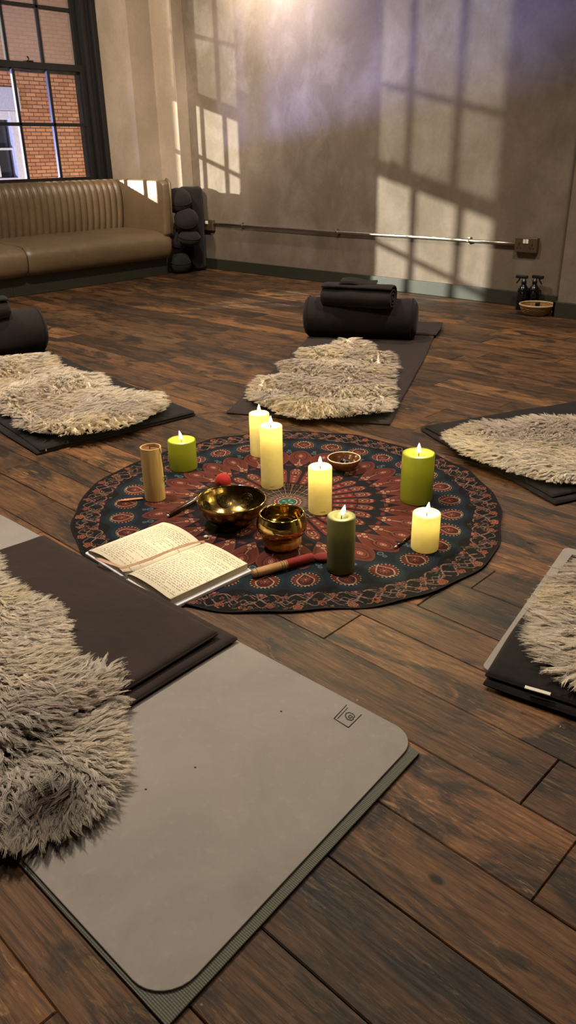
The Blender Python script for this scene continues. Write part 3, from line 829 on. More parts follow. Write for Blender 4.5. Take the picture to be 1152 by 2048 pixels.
    bd = bd & (np.hypot(sec(N)[1], (r - 0.480) / 0.92) > 0.050)
    put(bd, BLACK)
    X = r * np.cos(TH); Y = r * np.sin(TH)
    # vines
    for n, r0, a, ph0, wd in ((N, 0.566, 0.022, 0.0, 0.0013), (N, 0.566, 0.022, PI, 0.0013), (N * 2, 0.590, 0.014, 0.6, 0.0011), (N * 2, 0.556, 0.012, 2.1, 0.0010), (N * 3, 0.578, 0.010, 1.1, 0.0009)):
        rv = r0 + a * np.sin(TH * n + ph0); sl = a * n / r0 * np.cos(TH * n + ph0)
        dist = np.abs(r - rv) / np.sqrt(1 + sl ** 2); put(bd & (dist < wd), c(158, 118, 98))
    # blossoms
    def blossom(tc, rc, rad, col, col2, k=5):
        i0 = int((tc - 2.2 * rad / rc) / (2 * PI) * NA); i1 = int((tc + 2.2 * rad / rc) / (2 * PI) * NA) + 1
        ii = np.arange(i0, i1) % NA
        xx = (r[ii] * np.cos(TH[ii] - tc) - rc); yy = r[ii] * np.sin(TH[ii] - tc)
        dd_ = np.hypot(xx, yy); an = np.arctan2(yy, xx) + tc * 7
        lim = rad * (0.72 + 0.28 * np.abs(np.cos(an * k / 2)))
        m_ = (dd_ < lim) & bd[ii]
        sub = C[ii]; sub[(dd_ < lim + 0.0016) & bd[ii]] = BLACK; sub[m_] = col; sub[m_ & (np.abs(dd_ - lim * 0.62) < 0.0011)] = BLACK; sub[m_ & (dd_ < lim * 0.32)] = col2; C[ii] = sub
    for k in range(N * 2):
        tc = 2 * PI * (k + 0.5) / (N * 2) + rng.normal(0, 0.006)
        blossom(tc, 0.594 if k % 2 else 0.602, rng.uniform(0.011, 0.015), TERRA * rng.uniform(0.6, 0.95), (RED if k % 3 else c(60, 100, 90)), 5)
    for k in range(N):
        tc = 2 * PI * (k) / N; blossom(tc + PI / N, 0.545, 0.0125, PINK * 0.8, TERRA, 6); blossom(tc, 0.558, 0.010, TERRA * 0.8, c(70, 96, 88), 4)
    for k in range(520):
        blossom(rng.uniform(0, 2 * PI), rng.uniform(0.535, 0.618), rng.uniform(0.0028, 0.0062), [c(150, 104, 88), c(176, 100, 70), c(120, 70, 60), c(92, 108, 96), c(170, 140, 112)][rng.integers(5)], BLACK, int(rng.integers(2, 5)))
    put(r > 0.6135, BLACK); put((r > 0.6165) & (r < 0.618), c(60, 34, 28))
    # cloth colour noise
    C *= (1 + 0.10 * rng.normal(0, 1, TH.shape)[..., None]); C = C * 0.42 + C.mean(-1, keepdims=True) * 0.06; np.clip(C, 0.001, 1, out=C)
    # cloth surface: slight ripples, stronger at the hem
    Xw = Rr * np.cos(TH); Yw = Rr * np.sin(TH)
    Z = 0.0035 + 0.0020 * (np.sin(Xw * 23 + Yw * 11) * np.sin(Yw * 17 - 3)) + 0.004 * np.clip((Q - 0.86) / 0.14, 0, 1) ** 1.5 * (0.5 + 0.5 * np.sin(14 * TH + 0.8 * np.sin(5 * TH))) 
    Z = np.maximum(Z, 0.0018)
    P = np.stack([Xw, Yw, Z], -1).reshape(-1, 3).astype(np.float32)
    nv = len(P); P = np.vstack([P, [[0, 0, 0.003]]]).astype(np.float32)
    idx = np.arange(NA * NR).reshape(NA, NR); nx = np.roll(idx, -1, axis=0)
    quads = np.stack([idx[:, :-1], idx[:, 1:], nx[:, 1:], nx[:, :-1]], -1).reshape(-1, 4)
    tris = np.stack([np.full(NA, nv), idx[:, 0], nx[:, 0]], -1)
    me = bpy.data.meshes.new('mandala_cloth')
    me.vertices.add(nv + 1); me.vertices.foreach_set('co', P.ravel())
    nl = quads.size + tris.size; me.loops.add(nl); me.loops.foreach_set('vertex_index', np.concatenate([quads.ravel(), tris.ravel()]).astype(np.int32))
    npoly = len(quads) + len(tris); me.polygons.add(npoly)
    st = np.concatenate([np.arange(len(quads)) * 4, quads.size + np.arange(len(tris)) * 3]).astype(np.int32)
    me.polygons.foreach_set('loop_start', st); me.update(calc_edges=True); me.validate()
    a = me.attributes.new('paint', 'FLOAT_COLOR', 'POINT')
    col = np.ones((nv + 1, 4), np.float32); col[:nv, :3] = C.reshape(-1, 3); col[nv, :3] = (0.1, 0.3, 0.25)
    a.data.foreach_set('color', col.ravel())
    o = link('mandala_cloth', me, M['rug'], None, True); o.location = (RUGC[0], RUGC[1], 0.0008)
    tag(o, 'round dark red and navy mandala cloth spread on the plank floor', 'cloth')
rug()
RUGZ = 0.005

# ------------------------------------------------------------------ yoga mats and blankets
def flat_mat(name, label, cat, corner, ang, L, Wd, z0, th, mat, r=0.004, group=None):
    o = obj(name, slab_bm(rounded_rect(L, Wd, r), 0, th, min(0.0015, th * 0.3)), mat)
    o.location = (corner[0], corner[1], z0); o.rotation_euler = (0, 0, ang)
    return tag(o, label, cat, group)

def round_poly(pts, rads, n=8):
    out = []; m = len(pts)
    for i in range(m):
        p = Vector(pts[i]); a = (Vector(pts[i - 1]) - p).normalized(); b = (Vector(pts[(i + 1) % m]) - p).normalized()
        r = rads[i] if isinstance(rads, (list, tuple)) else rads
        half = a.angle(b) / 2; d = r / math.tan(half); c = p + (a + b).normalized() * (r / math.sin(half))
        s_ = p + a * d - c; e_ = p + b * d - c
        a0 = math.atan2(s_.y, s_.x); a1 = math.atan2(e_.y, e_.x); da = (a1 - a0 + PI) % (2 * PI) - PI
        for k in range(n + 1): out.append((c.x + r * math.cos(a0 + da * k / n), c.y + r * math.sin(a0 + da * k / n)))
    return out

def quad_mat(name, label, cat, pts, rads, z0, th, mat, group=None):
    cx = sum(p[0] for p in pts) / 4; cy = sum(p[1] for p in pts) / 4
    ol = [(x - cx, y - cy) for x, y in round_poly(pts, rads)]
    o = obj(name, slab_bm(ol, 0, th, min(0.0012, th * 0.3)), mat); o.location = (cx, cy, z0)
    return tag(o, label, cat, group)

quad_mat('yoga_mat', 'dark ribbed rubber mat showing as a border under the light grey mat', 'yoga mat',
         [(-0.541, 0.902), (-2.45, 0.880), (-2.45, 0.330), (-0.505, 0.312)], 0.004, 0.0012, 0.005, M['ribbed'])
gmat = quad_mat('yoga_mat', 'light grey mat with rounded corners and a printed square logo', 'yoga mat',
         [(-0.562, 0.928), (-2.40, 0.905), (-2.40, 0.335), (-0.521, 0.318)], [0.052, 0.05, 0.05, 0.055], 0.0066, 0.004, M['mat_grey'])
# square logo with a looping curl
def logo():
    P = [at(668, 1437, .011), at(693, 1410, .011), at(723, 1429, .011), at(697, 1455, .011)]
    lx, ly, _ = gmat.location
    bm = bmesh.new(); z = 0.0044
    def ln(a, b, w=0.0009):
        a = Vector((a[0] - lx, a[1] - ly, z)); b = Vector((b[0] - lx, b[1] - ly, z)); tube(bm, [a, b], w, 6)
    for k in range(4):
        if k != 1: ln(P[k], P[(k + 1) % 4])
    i0 = [P[0][j] + 0.16 * (P[3][j] - P[0][j]) + 0.1 * (P[1][j] - P[0][j]) for j in (0, 1)]; i1 = [P[1][j] + 0.16 * (P[2][j] - P[1][j]) - 0.1 * (P[1][j] - P[0][j]) for j in (0, 1)]
    ln(i0, i1, 0.0007)
    pts = []
    for (px, py) in ((703.4, 1434.6), (699, 1436.5), (696.5, 1434), (700, 1430), (705, 1433), (707, 1437.5), (703, 1440.5), (695, 1439), (690.5, 1432), (692, 1426.5), (698, 1424.8), (706, 1428), (709.5, 1432.5), (708, 1435)):
        q = at(px, py, .011); pts.append((q[0] - lx, q[1] - ly, z))
    tube(bm, pts, 0.0010, 6)
    obj('printed_logo', bm, M['soot'], gmat, True)
    for (px, py) in ((390, 1535), (291, 1579), (562, 1423)):
        bm = bmesh.new(); q = at(px, py, .011); tube(bm, [(q[0] - lx - .0015, q[1] - ly, z), (q[0] - lx + .0015, q[1] - ly + .001, z)], 0.0012, 6)
        obj('fleck', bm, M['soot'], gmat)
logo()

def blanket(label, origin, ang, layers, mat, lab=None, cat='blanket'):
    """layers: (x0, y0, L, W, z, th, seed)"""
    t = thing('folded_blanket', label, cat, (origin[0], origin[1], 0), ang)
    for k, (x0, y0, L, Wd, z, th, sd) in enumerate(layers):
        v, f = cloth_slab(L, Wd, z, th, sd)
        v = [(a + x0, b + y0, c) for a, b, c in v]
        raw('fold', v, f, mat, t)
    return t

# near blanket lying across the grey mat, its far flap folded under
blanket('dark brown-grey folded blanket lying across the light grey mat beside the notebook', (-1.745, 0.335), math.radians(0.6),
        [(0.00, -0.01, 0.735, 0.585, 0.0112, 0.017, 1.0), (0.03, 0.0, 0.69, 0.545, 0.0285, 0.018, 5.0)], M['blanket'])

# mat and folded blanket of the middle place
def rect_from(fl, fr, L, inset=0.0):
    """rectangle with its short front edge fl-fr, running L away from the viewer side"""
    fl = Vector(fl); fr = Vector(fr); e = (fr - fl); w = e.length; e.normalize(); d = Vector((-e.y, e.x))
    return fl, e, d, w

fl, e, d, w = rect_from((-2.211, 2.002), (-1.614, 2.307), 2.0)
CM_ANG = math.atan2(e.y, e.x)
blanket('long charcoal blanket on the floor carrying the middle sheepskin and bolster', fl, CM_ANG,
        [(0, 0, w, 1.86, 0.0012, 0.012, 2.0), (w - 0.17, 1.54, 0.19, 0.33, 0.0135, 0.012, 7.0)], M['blanket'])
def bolster(label, c, ang, L, r, z):
    t = thing('yoga_bolster', label, 'bolster', (c[0], c[1], z), ang)
    b = bolster_mesh('bolster_body', L, r, M['bolster'], t, c[0]); b.rotation_euler = (0, PI / 2, 0); b.location = (0, 0, r * 0.985)
    for s in (-1, 1):
        tb('piping', [(s * (L / 2 - 0.032), r * 0.925 * math.cos(a), r * 0.985 + r * 1.005 * math.sin(a)) for a in np.linspace(0, 2 * PI, 37)], 0.003, M['blanket_dark'], t, 6)
    return t
def rolled_blanket(label, c, ang, z, L=0.40, rx=0.085, rz=0.062):
    t = thing('rolled_blanket', label, 'blanket', (c[0], c[1], z), ang)
    # a spiral of cloth, seen at the ends
    pts = []; turns = 3.2; n = 110
    for k in range(n + 1):
        f = k / n; a = 2 * PI * turns * f + 1.0; q = 0.12 + 0.88 * f
        pts.append((rx * q * math.cos(a), rz * q * math.sin(a) + rz))
    verts, faces = [], []; nx = 24; th = 0.010
    for i in range(nx + 1):
        x = -L / 2 + L * i / nx; ee = min(i, nx - i) / nx * L; sh = 1 - 0.06 * math.exp(-ee / 0.012)
        for side in (0, 1):
            for k, (y, zz) in enumerate(pts):
                yc, zc = y, zz - rz; l = math.hypot(yc, zc) or 1; o_ = (-th if side else 0)
                nz = 0.005 * mnoise.noise(Vector((x * 9, yc * 8, zc * 8 + k * 0.02)))
                verts.append((x, (yc + yc / l * (o_ + nz)) * sh, (zc + zc / l * (o_ + nz)) * sh + rz))
    m = len(pts)
    def I(i, s_, k): return (i * 2 + s_) * m + k
    for i in range(nx):
        for k in range(m - 1):
            faces.append((I(i, 0, k), I(i + 1, 0, k), I(i + 1, 0, k + 1), I(i, 0, k + 1))); faces.append((I(i, 1, k), I(i, 1, k + 1), I(i + 1, 1, k + 1), I(i + 1, 1, k)))
        faces.append((I(i, 0, m - 1), I(i + 1, 0, m - 1), I(i + 1, 1, m - 1), I(i, 1, m - 1)))
    for i in (0, nx):
        for k in range(m - 1):
            q = (I(i, 0, k), I(i, 0, k + 1), I(i, 1, k + 1), I(i, 1, k)); faces.append(q if i == 0 else q[::-1])
    raw('rolled_cloth', verts, faces, M['bolster'], t)
    return t
bolster('round charcoal bolster lying across the far end of the middle blanket', (-2.625, 3.415), CM_ANG + 0.04, 0.63, 0.107, 0.0142)
rb = rolled_blanket('charcoal blanket rolled up with a dark pouch on top, resting on the middle bolster', (-2.600, 3.360), CM_ANG - 0.10, 0.176, 0.385, 0.096, 0.068)
# eye pillow on the roll
v, f = cloth_slab(0.20, 0.075, 0, 0.020, 3.0, 0.005, n=(24, 14)); v = [(a - 0.10, b - 0.037, c + 0.006 * math.sin(a * 30)) for a, b, c in v]
o = raw('eye_pillow', v, f, M['blanket_dark']); o.location = (-2.600, 3.365, 0.306); o.rotation_euler = (0.18, 0.02, CM_ANG + 0.02)
tag(o, 'small black eye pillow lying on top of the rolled blanket', 'pillow')

# left place
FR = Vector((-2.281, 1.915)); FL = Vector((-2.372, 1.250)); e = (FR - FL); w = e.length; LA = math.atan2(e.y, e.x)
blanket('black folded blanket under the left sheepskin with a small white tag at its corner', FL, LA,
        [(0, 0, w, 1.75, 0.0012, 0.011, 4.0), (0.02, 0.0, w - 0.03, 1.72, 0.0122, 0.009, 8.0)], M['blanket_dark'])
q = at(44, 897, 0.005); o = bx('woven_label', (-0.012, 0.012, -0.002, 0.002, 0, 0.012), M['label']); 
bl_left = [o_ for o_ in COL.objects if o_.name.startswith('folded_blanket') and 'left sheepskin' in o_.get('label', '')][0]
o.parent = bl_left; mi = Matrix.Translation(bl_left.location) @ Matrix.Rotation(LA, 4, 'Z')
o.location = mi.inverted() @ Vector((-2.381, 1.290, 0.006)); o.rotation_euler = (0, 0, PI / 2)
bolster('charcoal bolster across the head of the left place, cut by the picture edge', (-3.765, 1.80), LA - 0.02, 0.64, 0.112, 0.0215)
rolled_blanket('dark blanket rolled up and resting on the left bolster', (-3.735, 1.715), LA, 0.205, 0.42)

# right place
fl = Vector((-1.500, 2.330)); fr = Vector((-0.826, 2.022)); e = fr - fl; w = e.length; RA = math.atan2(e.y, e.x)
blanket('dark folded blanket under the sheepskin at the right, behind the lime candle', fl, RA,
        [(0, 0, w, 1.7, 0.0012, 0.012, 6.0), (0.01, 0.01, w - 0.03, 1.66, 0.0134, 0.011, 9.0)], M['blanket_dark'])

# lower right place: thin grey mat with a thick black folded blanket on it
quad_mat('yoga_mat', 'thin grey mat peeping out from under the black blanket with the white label', 'yoga mat',
         [(-0.687, 1.790), (-0.585, 1.185), (1.1, 1.38), (1.0, 1.98)], 0.018, 0.0012, 0.005, M['mat_grey'])
BR = math.radians(8.5)
brb = blanket('thick black folded blanket with a white woven label at its hem', (-0.552, 1.133), BR,
        [(0.0, 0.0, 1.15, 0.585, 0.0066, 0.013, 3.0), (-0.004, 0.010, 1.14, 0.58, 0.0200, 0.014, 11.0)], M['blanket_dark'])
o = bx('woven_label', (-0.0235, 0.0235, -0.0045, 0.0045, 0, 0.0022), M['label'], brb, 0.0006)
mi = Matrix.Translation(brb.location) @ Matrix.Rotation(BR, 4, 'Z')
q = at(1075, 1382, 0.036); o.location = mi.inverted() @ Vector((q[0], q[1], 0.0358)); o.rotation_euler = (0.02, 0, 0.10)

# ------------------------------------------------------------------ sheepskins
def inside(P, poly):
    x, y = P[:, 0], P[:, 1]; r = np.zeros(len(P), bool); n = len(poly)
    for i in range(n):
        x1, y1 = poly[i]; x2, y2 = poly[(i + 1) % n]
        c = ((y1 > y) != (y2 > y)) & (x < (x2 - x1) * (y - y1) / ((y2 - y1) if y2 != y1 else 1e-9) + x1); r ^= c
    return r
def edge_dist(P, poly):
    best = np.full(len(P), 1e9); dirv = np.zeros((len(P), 2)); n = len(poly)
    for i in range(n):
        a = poly[i]; b = poly[(i + 1) % n]; ab = b - a; L2 = (ab ** 2).sum() + 1e-12
        t = np.clip(((P - a) @ ab) / L2, 0, 1); q = a + t[:, None] * ab; dd = np.hypot(*(P - q).T)
        m = dd < best; best[m] = dd[m]; dirv[m] = (q - P)[m] / (dd[m][:, None] + 1e-9)
    return best, dirv
def vnoise(P, s, seed):
    """smooth value noise in the plane"""
    r_ = np.random.default_rng(seed); G = r_.normal(0, 1, (64, 64)); q = P * s + 100.0; i = np.floor(q).astype(int); f = q - i; f = f * f * (3 - 2 * f)
    g = lambda a, b: G[(i[:, 0] + a) % 64, (i[:, 1] + b) % 64]
    return (g(0, 0) * (1 - f[:, 0]) + g(1, 0) * f[:, 0]) * (1 - f[:, 1]) + (g(0, 1) * (1 - f[:, 0]) + g(1, 1) * f[:, 0]) * f[:, 1]

def densify(poly, step=0.03):
    out = []
    n = len(poly)
    for i in range(n):
        a, b = poly[i], poly[(i + 1) % n]; k = max(1, int(np.hypot(*(b - a)) / step))
        for j in range(k): out.append(a + (b - a) * j / k)
    return np.array(out)

def sheepskin(label, poly, basez, length, count, flow, colf, seed, npts=5, rad=0.0011, per_clump=13, loft=0.5, ridge=None, inset=0.020):
    poly = densify(np.array(poly, float)); rng = np.random.default_rng(seed)
    cen = poly.mean(0)
    def ground(P): return basez(P) if callable(basez) else np.full(len(P), basez)
    # the hide: a puffy pelt filling the outline
    x0, y0 = poly.min(0); x1, y1 = poly.max(0); h = 0.012
    nx, ny = int((x1 - x0) / h) + 2, int((y1 - y0) / h) + 2
    gx, gy = np.meshgrid(x0 + h * np.arange(nx), y0 + h * np.arange(ny), indexing='ij'); G = np.stack([gx.ravel(), gy.ravel()], 1)
    ins = inside(G, poly); dd, _ = edge_dist(G, poly); sd = np.where(ins, dd, -dd)
    def lift(P, d_):
        b = 0.016 * np.clip(d_ / 0.06, 0, 1) ** 0.5
        if ridge is not None: b = b + ridge(P) * np.clip(d_ / 0.05, 0, 1)
        return b
    zz = ground(G) + 0.002 + lift(G, np.maximum(sd, 0))
    ok = (sd > inset).reshape(nx, ny); idm = -np.ones((nx, ny), int); verts, faces = [], []
    for i in range(nx - 1):
        for j in range(ny - 1):
            if ok[i, j] and ok[i + 1, j] and ok[i, j + 1] and ok[i + 1, j + 1]:
                q = []
                for a, b in ((i, j), (i + 1, j), (i + 1, j + 1), (i, j + 1)):
                    if idm[a, b] < 0: idm[a, b] = len(verts); k = a * ny + b; verts.append((G[k, 0] - cen[0], G[k, 1] - cen[1], zz[k]))
                    q.append(int(idm[a, b]))
                faces.append(q)
    top = len(verts); verts += [(v[0], v[1], v[2] - 0.0) for v in verts]
    verts = verts[:top]
    hd = raw('sheepskin', verts, faces, M['hide']); hd.location = (cen[0], cen[1], 0)
    so_ = hd.modifiers.new('thick', 'SOLIDIFY'); so_.thickness = 0.003; so_.offset = -1
    tag(hd, label, 'sheepskin')
    # fleece
    P = []
    tot = 0
    while tot < count:
        c = rng.uniform((x0, y0), (x1, y1), (count, 2)); c = c[inside(c, poly)]; P.append(c); tot += len(c)
    P = np.vstack(P)[:count]; dE, oE = edge_dist(P, poly); keep = dE > inset * 0.9; P, dE, oE = P[keep], dE[keep], oE[keep]
    n = len(P); nc = max(10, n // per_clump); Cc = P[rng.choice(n, nc, replace=False)]
    own = np.empty(n, int)
    for s0 in range(0, n, 2000):
        q = P[s0:s0 + 2000] ; own[s0:s0 + 2000] = np.argmin(((q[:, None] - Cc[None]) ** 2).sum(-1), 1)
    dC, oC = edge_dist(Cc, poly)
    fa = flow(Cc) + rng.normal(0, 0.35, nc) + 0.8 * vnoise(Cc, 9, seed + 1)
    D = np.stack([np.cos(fa), np.sin(fa)], 1); wE = np.clip(1 - dC / 0.09, 0, 1)[:, None] ** 0.7
    D = D * (1 - wE) + oC * wE * 1.3; D /= np.linalg.norm(D, axis=1, keepdims=True) + 1e-9
    Lc = length * rng.uniform(0.7, 1.2, nc) * (1 + 0.18 * vnoise(Cc, 7, seed + 2)); lf = loft * rng.uniform(0.6, 1.3, nc)
    lf = lf * (1 - 0.45 * wE[:, 0])
    ph = rng.uniform(0, 2 * PI, nc); cf = rng.uniform(0.7, 1.5, nc); perp = np.stack([-D[:, 1], D[:, 0]], 1)
    ts = np.linspace(0, 1, npts); own_len = rng.uniform(0.72, 1.1, n) * (0.62 + 0.38 * np.clip(dE / 0.05, 0, 1)); wob = rng.normal(0, 1, (n, 3))
    cr_z = ground(Cc) + 0.002 + lift(Cc, dC); rz = ground(P) + 0.002 + lift(P, dE)
    pts = np.empty((n, npts, 3))
    for k, t in enumerate(ts):
        tt = t * own_len; L = Lc[own] * tt
        fwd = (0.40 + 0.55 * tt) * L; up = lf[own] * (1.25 - 0.75 * tt) * L
        cur = 0.10 * Lc[own] * np.sin(ph[own] + cf[own] * 2 * PI * tt) * tt
        ax = Cc[own] + D[own] * fwd[:, None] + perp[own] * cur[:, None]
        pull = 0.80 * np.minimum(tt, 1.0) ** 0.9
        offr = (P - Cc[own]) * (1 - pull)[:, None]
        pts[:, k, :2] = ax + offr + wob[:, :2] * (0.0016 * t)
        pts[:, k, 2] = rz * (1 - pull) + cr_z[own] * pull + up + wob[:, 2] * 0.0014 * t
    floor_ = ground(pts[:, -1, :2]) if callable(basez) else np.full(n, basez)
    pts[:, :, 2] = np.maximum(pts[:, :, 2], floor_[:, None] + 0.001)
    # three-sided tapering strands
    T = np.gradient(pts, axis=1); T /= np.linalg.norm(T, axis=2, keepdims=True) + 1e-9
    up = np.array([0, 0, 1.0]); A = np.cross(T, up); A /= np.linalg.norm(A, axis=2, keepdims=True) + 1e-6; B = np.cross(T, A)
    rr = rad * (1 - 0.82 * ts ** 1.3)[None, :, None] * rng.uniform(0.75, 1.25, (n, 1, 1))
    V = np.empty((n, npts, 3, 3), np.float32)
    for s_ in range(3):
        a = 2 * PI * s_ / 3 + PI / 2; V[:, :, s_] = pts + (A * math.cos(a) + B * math.sin(a)) * rr
    V[..., 0] -= cen[0]; V[..., 1] -= cen[1]
    nv = n * npts * 3; base = (np.arange(n) * npts * 3)[:, None, None]; k = (np.arange(npts - 1) * 3)[None, :, None]; s3 = np.arange(3)[None, None, :]; s4 = (s3 + 1) % 3
    F = np.stack([base + k + s3, base + k + s4, base + k + 3 + s4, base + k + 3 + s3], -1).reshape(-1, 4).astype(np.int32)
    me = bpy.data.meshes.new('fleece'); me.vertices.add(nv); me.vertices.foreach_set('co', V.ravel()); me.loops.add(F.size); me.loops.foreach_set('vertex_index', F.ravel())
    me.polygons.add(len(F)); me.polygons.foreach_set('loop_start', (np.arange(len(F)) * 4).astype(np.int32)); me.update(calc_edges=True)
    col = colf(P, rng) * rng.uniform(0.86, 1.10, (n, 1)) * rng.uniform(0.86, 1.10, (nc, 1))[own]
    cc = np.ones((n, npts * 3, 4), np.float32); cc[..., :3] = col[:, None, :]
    a = me.attributes.new('paint', 'FLOAT_COLOR', 'POINT'); a.data.foreach_set('color', cc.ravel())
    fo = link('fleece', me, M['wool'], hd, True); fo['kind'] = 'stuff'
    return hd

CREAM_ = lin((252, 244, 230)); GREYB = lin((218, 203, 192)); BRN = lin((84, 62, 50)); YEL = lin((250, 238, 208))
def cream_patches(seed, amt=0.5, dark=None):
    def f(P, rng):
        m = np.clip(0.5 + 0.55 * vnoise(P, 5, seed), 0, 1)[:, None] * amt
        c = CREAM_ * (1 - m) + GREYB * m
        y = np.clip(vnoise(P, 11, seed + 3), 0, 1)[:, None] * 0.5; c = c * (1 - y) + YEL * y
        if dark is not None:
            for (cx, cy, r, s) in dark:
                w = s * np.exp(-(((P[:, 0] - cx) ** 2 + (P[:, 1] - cy) ** 2) / r ** 2))[:, None]; w = np.clip(w, 0, 0.9); c = c * (1 - w) + BRN * w
        return c
    return f
def ppx(lst, z, far=None, ymid=None):
    """outline seen in the photo; its far side is the top of the fleece, its near side lies on the cloth below"""
    return [at(x, y, (far if (far is not None and y < ymid) else z)) for x, y in lst]

# middle sheepskin, rucked in ridges across
mid = ppx([(587, 696), (610, 688), (659, 681), (695, 676), (748, 684), (769, 694), (793, 700), (790, 710), (775, 716), (797, 728), (796, 741), (781, 749), (797, 763), (796, 782), (788, 792), (796, 800), (787, 820), (764, 834), (691, 841), (634, 838), (601, 841), (556, 829), (514, 817), (488, 795), (495, 777), (518, 768), (528, 753), (562, 748), (554, 736), (558, 721), (576, 714), (596, 709)], 0.030, 0.060, 716)
dcm = np.array((-math.sin(CM_ANG), math.cos(CM_ANG))); o0 = np.array((-1.9, 2.15))
def ridge_mid(P):
    s = (P - o0) @ dcm + 0.03 * vnoise(P, 4, 3); return 0.038 * np.maximum(0, np.sin(s * 2 * PI / 0.27 + 0.6)) ** 0.8
sheepskin('cream sheepskin rucked in ridges on the middle blanket in front of the bolster', mid, 0.0145, 0.044, 46000, lambda P: np.full(len(P), CM_ANG - PI / 2), cream_patches(21), 31, 4, 0.0013, per_clump=12, loft=0.58, ridge=ridge_mid)

# left sheepskin
left = ppx([(-140, 700), (-60, 688), (0, 695), (35, 692), (69, 706), (113, 712), (120, 723), (149, 725), (194, 743), (222, 760), (253, 765), (299, 790), (326, 797), (341, 814), (336, 827), (308, 840), (264, 859), (208, 872), (139, 882), (76, 876), (38, 864), (24, 852), (32, 836), (12, 836), (-10, 822), (-70, 812), (-150, 800), (-190, 750)], 0.035, 0.068, 780)
lfd = np.array((math.cos(LA + PI / 2), math.sin(LA + PI / 2)))
left = [tuple(np.array(p_) - lfd * max(0.0, float((np.array(p_) - np.array((-2.37, 1.25))) @ lfd) - 1.335)) for p_ in left]   # the fleece stops at the bolster
def ridge_left(P):
    s = (P - np.array((-2.37, 1.25))) @ lfd + 0.05 * vnoise(P, 3, 6); return 0.038 * np.maximum(0, np.sin(s * 2 * PI / 0.50 + 0.25)) ** 0.6
sheepskin('long cream and grey sheepskin on the black blanket at the left', left, 0.0215, 0.044, 50000, lambda P: np.full(len(P), LA - PI / 2 + 0.4), cream_patches(5), 32, 4, 0.0013, per_clump=12, loft=0.58, ridge=ridge_left)

# right sheepskin
right = ppx([(881, 868), (909, 845), (950, 836), (1013, 831), (1039, 824), (1079, 819), (1152, 819), (1250, 822), (1340, 860), (1300, 960), (1200, 985), (1152, 971), (1106, 970), (1041, 955), (1000, 940), (953, 924), (909, 904), (885, 881)], 0.035, 0.065, 860)
sheepskin('wide pale sheepskin at the right behind the lime candle', right, 0.0235, 0.044, 48000, lambda P: np.full(len(P), RA - PI / 2 - 0.3), cream_patches(14, 0.6), 33, 4, 0.0014, per_clump=12, loft=0.58)

# lower right sheepskin
lr = ppx([(1152, 1128), (1128, 1146), (1092, 1178), (1070, 1204), (1062, 1243), (1068, 1283), (1076, 1322), (1094, 1350), (1117, 1371), (1143, 1384), (1240, 1412), (1400, 1370), (1450, 1250), (1350, 1140), (1240, 1100)], 0.04)
sheepskin('long-haired cream sheepskin on the black blanket with the white label', lr, 0.0345, 0.054, 50000, lambda P: np.full(len(P), -2.6), cream_patches(8, 0.5), 34, 5, 0.0009, per_clump=14, loft=0.5, inset=0.026)

# near sheepskin
near = ppx([(-20, 1090), (2, 1090), (12, 1122), (14, 1157), (46, 1173), (84, 1194), (116, 1198), (141, 1230), (156, 1254), (150, 1318), (160, 1332), (190, 1330), (231, 1323), (264, 1346), (274, 1371), (258, 1400), (265, 1431), (261, 1474), (256, 1550), (226, 1586), (188, 1622), (134, 1656), (76, 1682), (24, 1688), (-4, 1706), (-140, 1700), (-280, 1600), (-420, 1400), (-320, 1200), (-120, 1085)], 0.055)
def near_ground(P):
    k = np.clip((-1.02 - P[:, 0]) / 0.05, 0, 1); return 0.012 + 0.034 * k * k * (3 - 2 * k)
d1 = at(105, 1553, .07); d2 = at(40, 1590, .07); d3 = at(180, 1655, .06); d4 = at(20, 1450, .06)
def near_flow(P):
    return 0.55 + 0.8 * vnoise(P, 3.0, 41) - 1.4 * np.clip((0.62 - P[:, 1]) / 0.25, 0, 1)
sheepskin('large long-haired sheepskin with brown patches on the near blanket and grey mat', near, near_ground, 0.044, 120000, near_flow,
          cream_patches(17, 0.55, [(d1[0], d1[1], 0.046, 1.1), (d2[0], d2[1], 0.08, 0.5), (d3[0], d3[1], 0.06, 0.5), (d4[0], d4[1], 0.08, 0.25)]), 35, 5, 0.00095, per_clump=13, loft=0.58, inset=0.030)

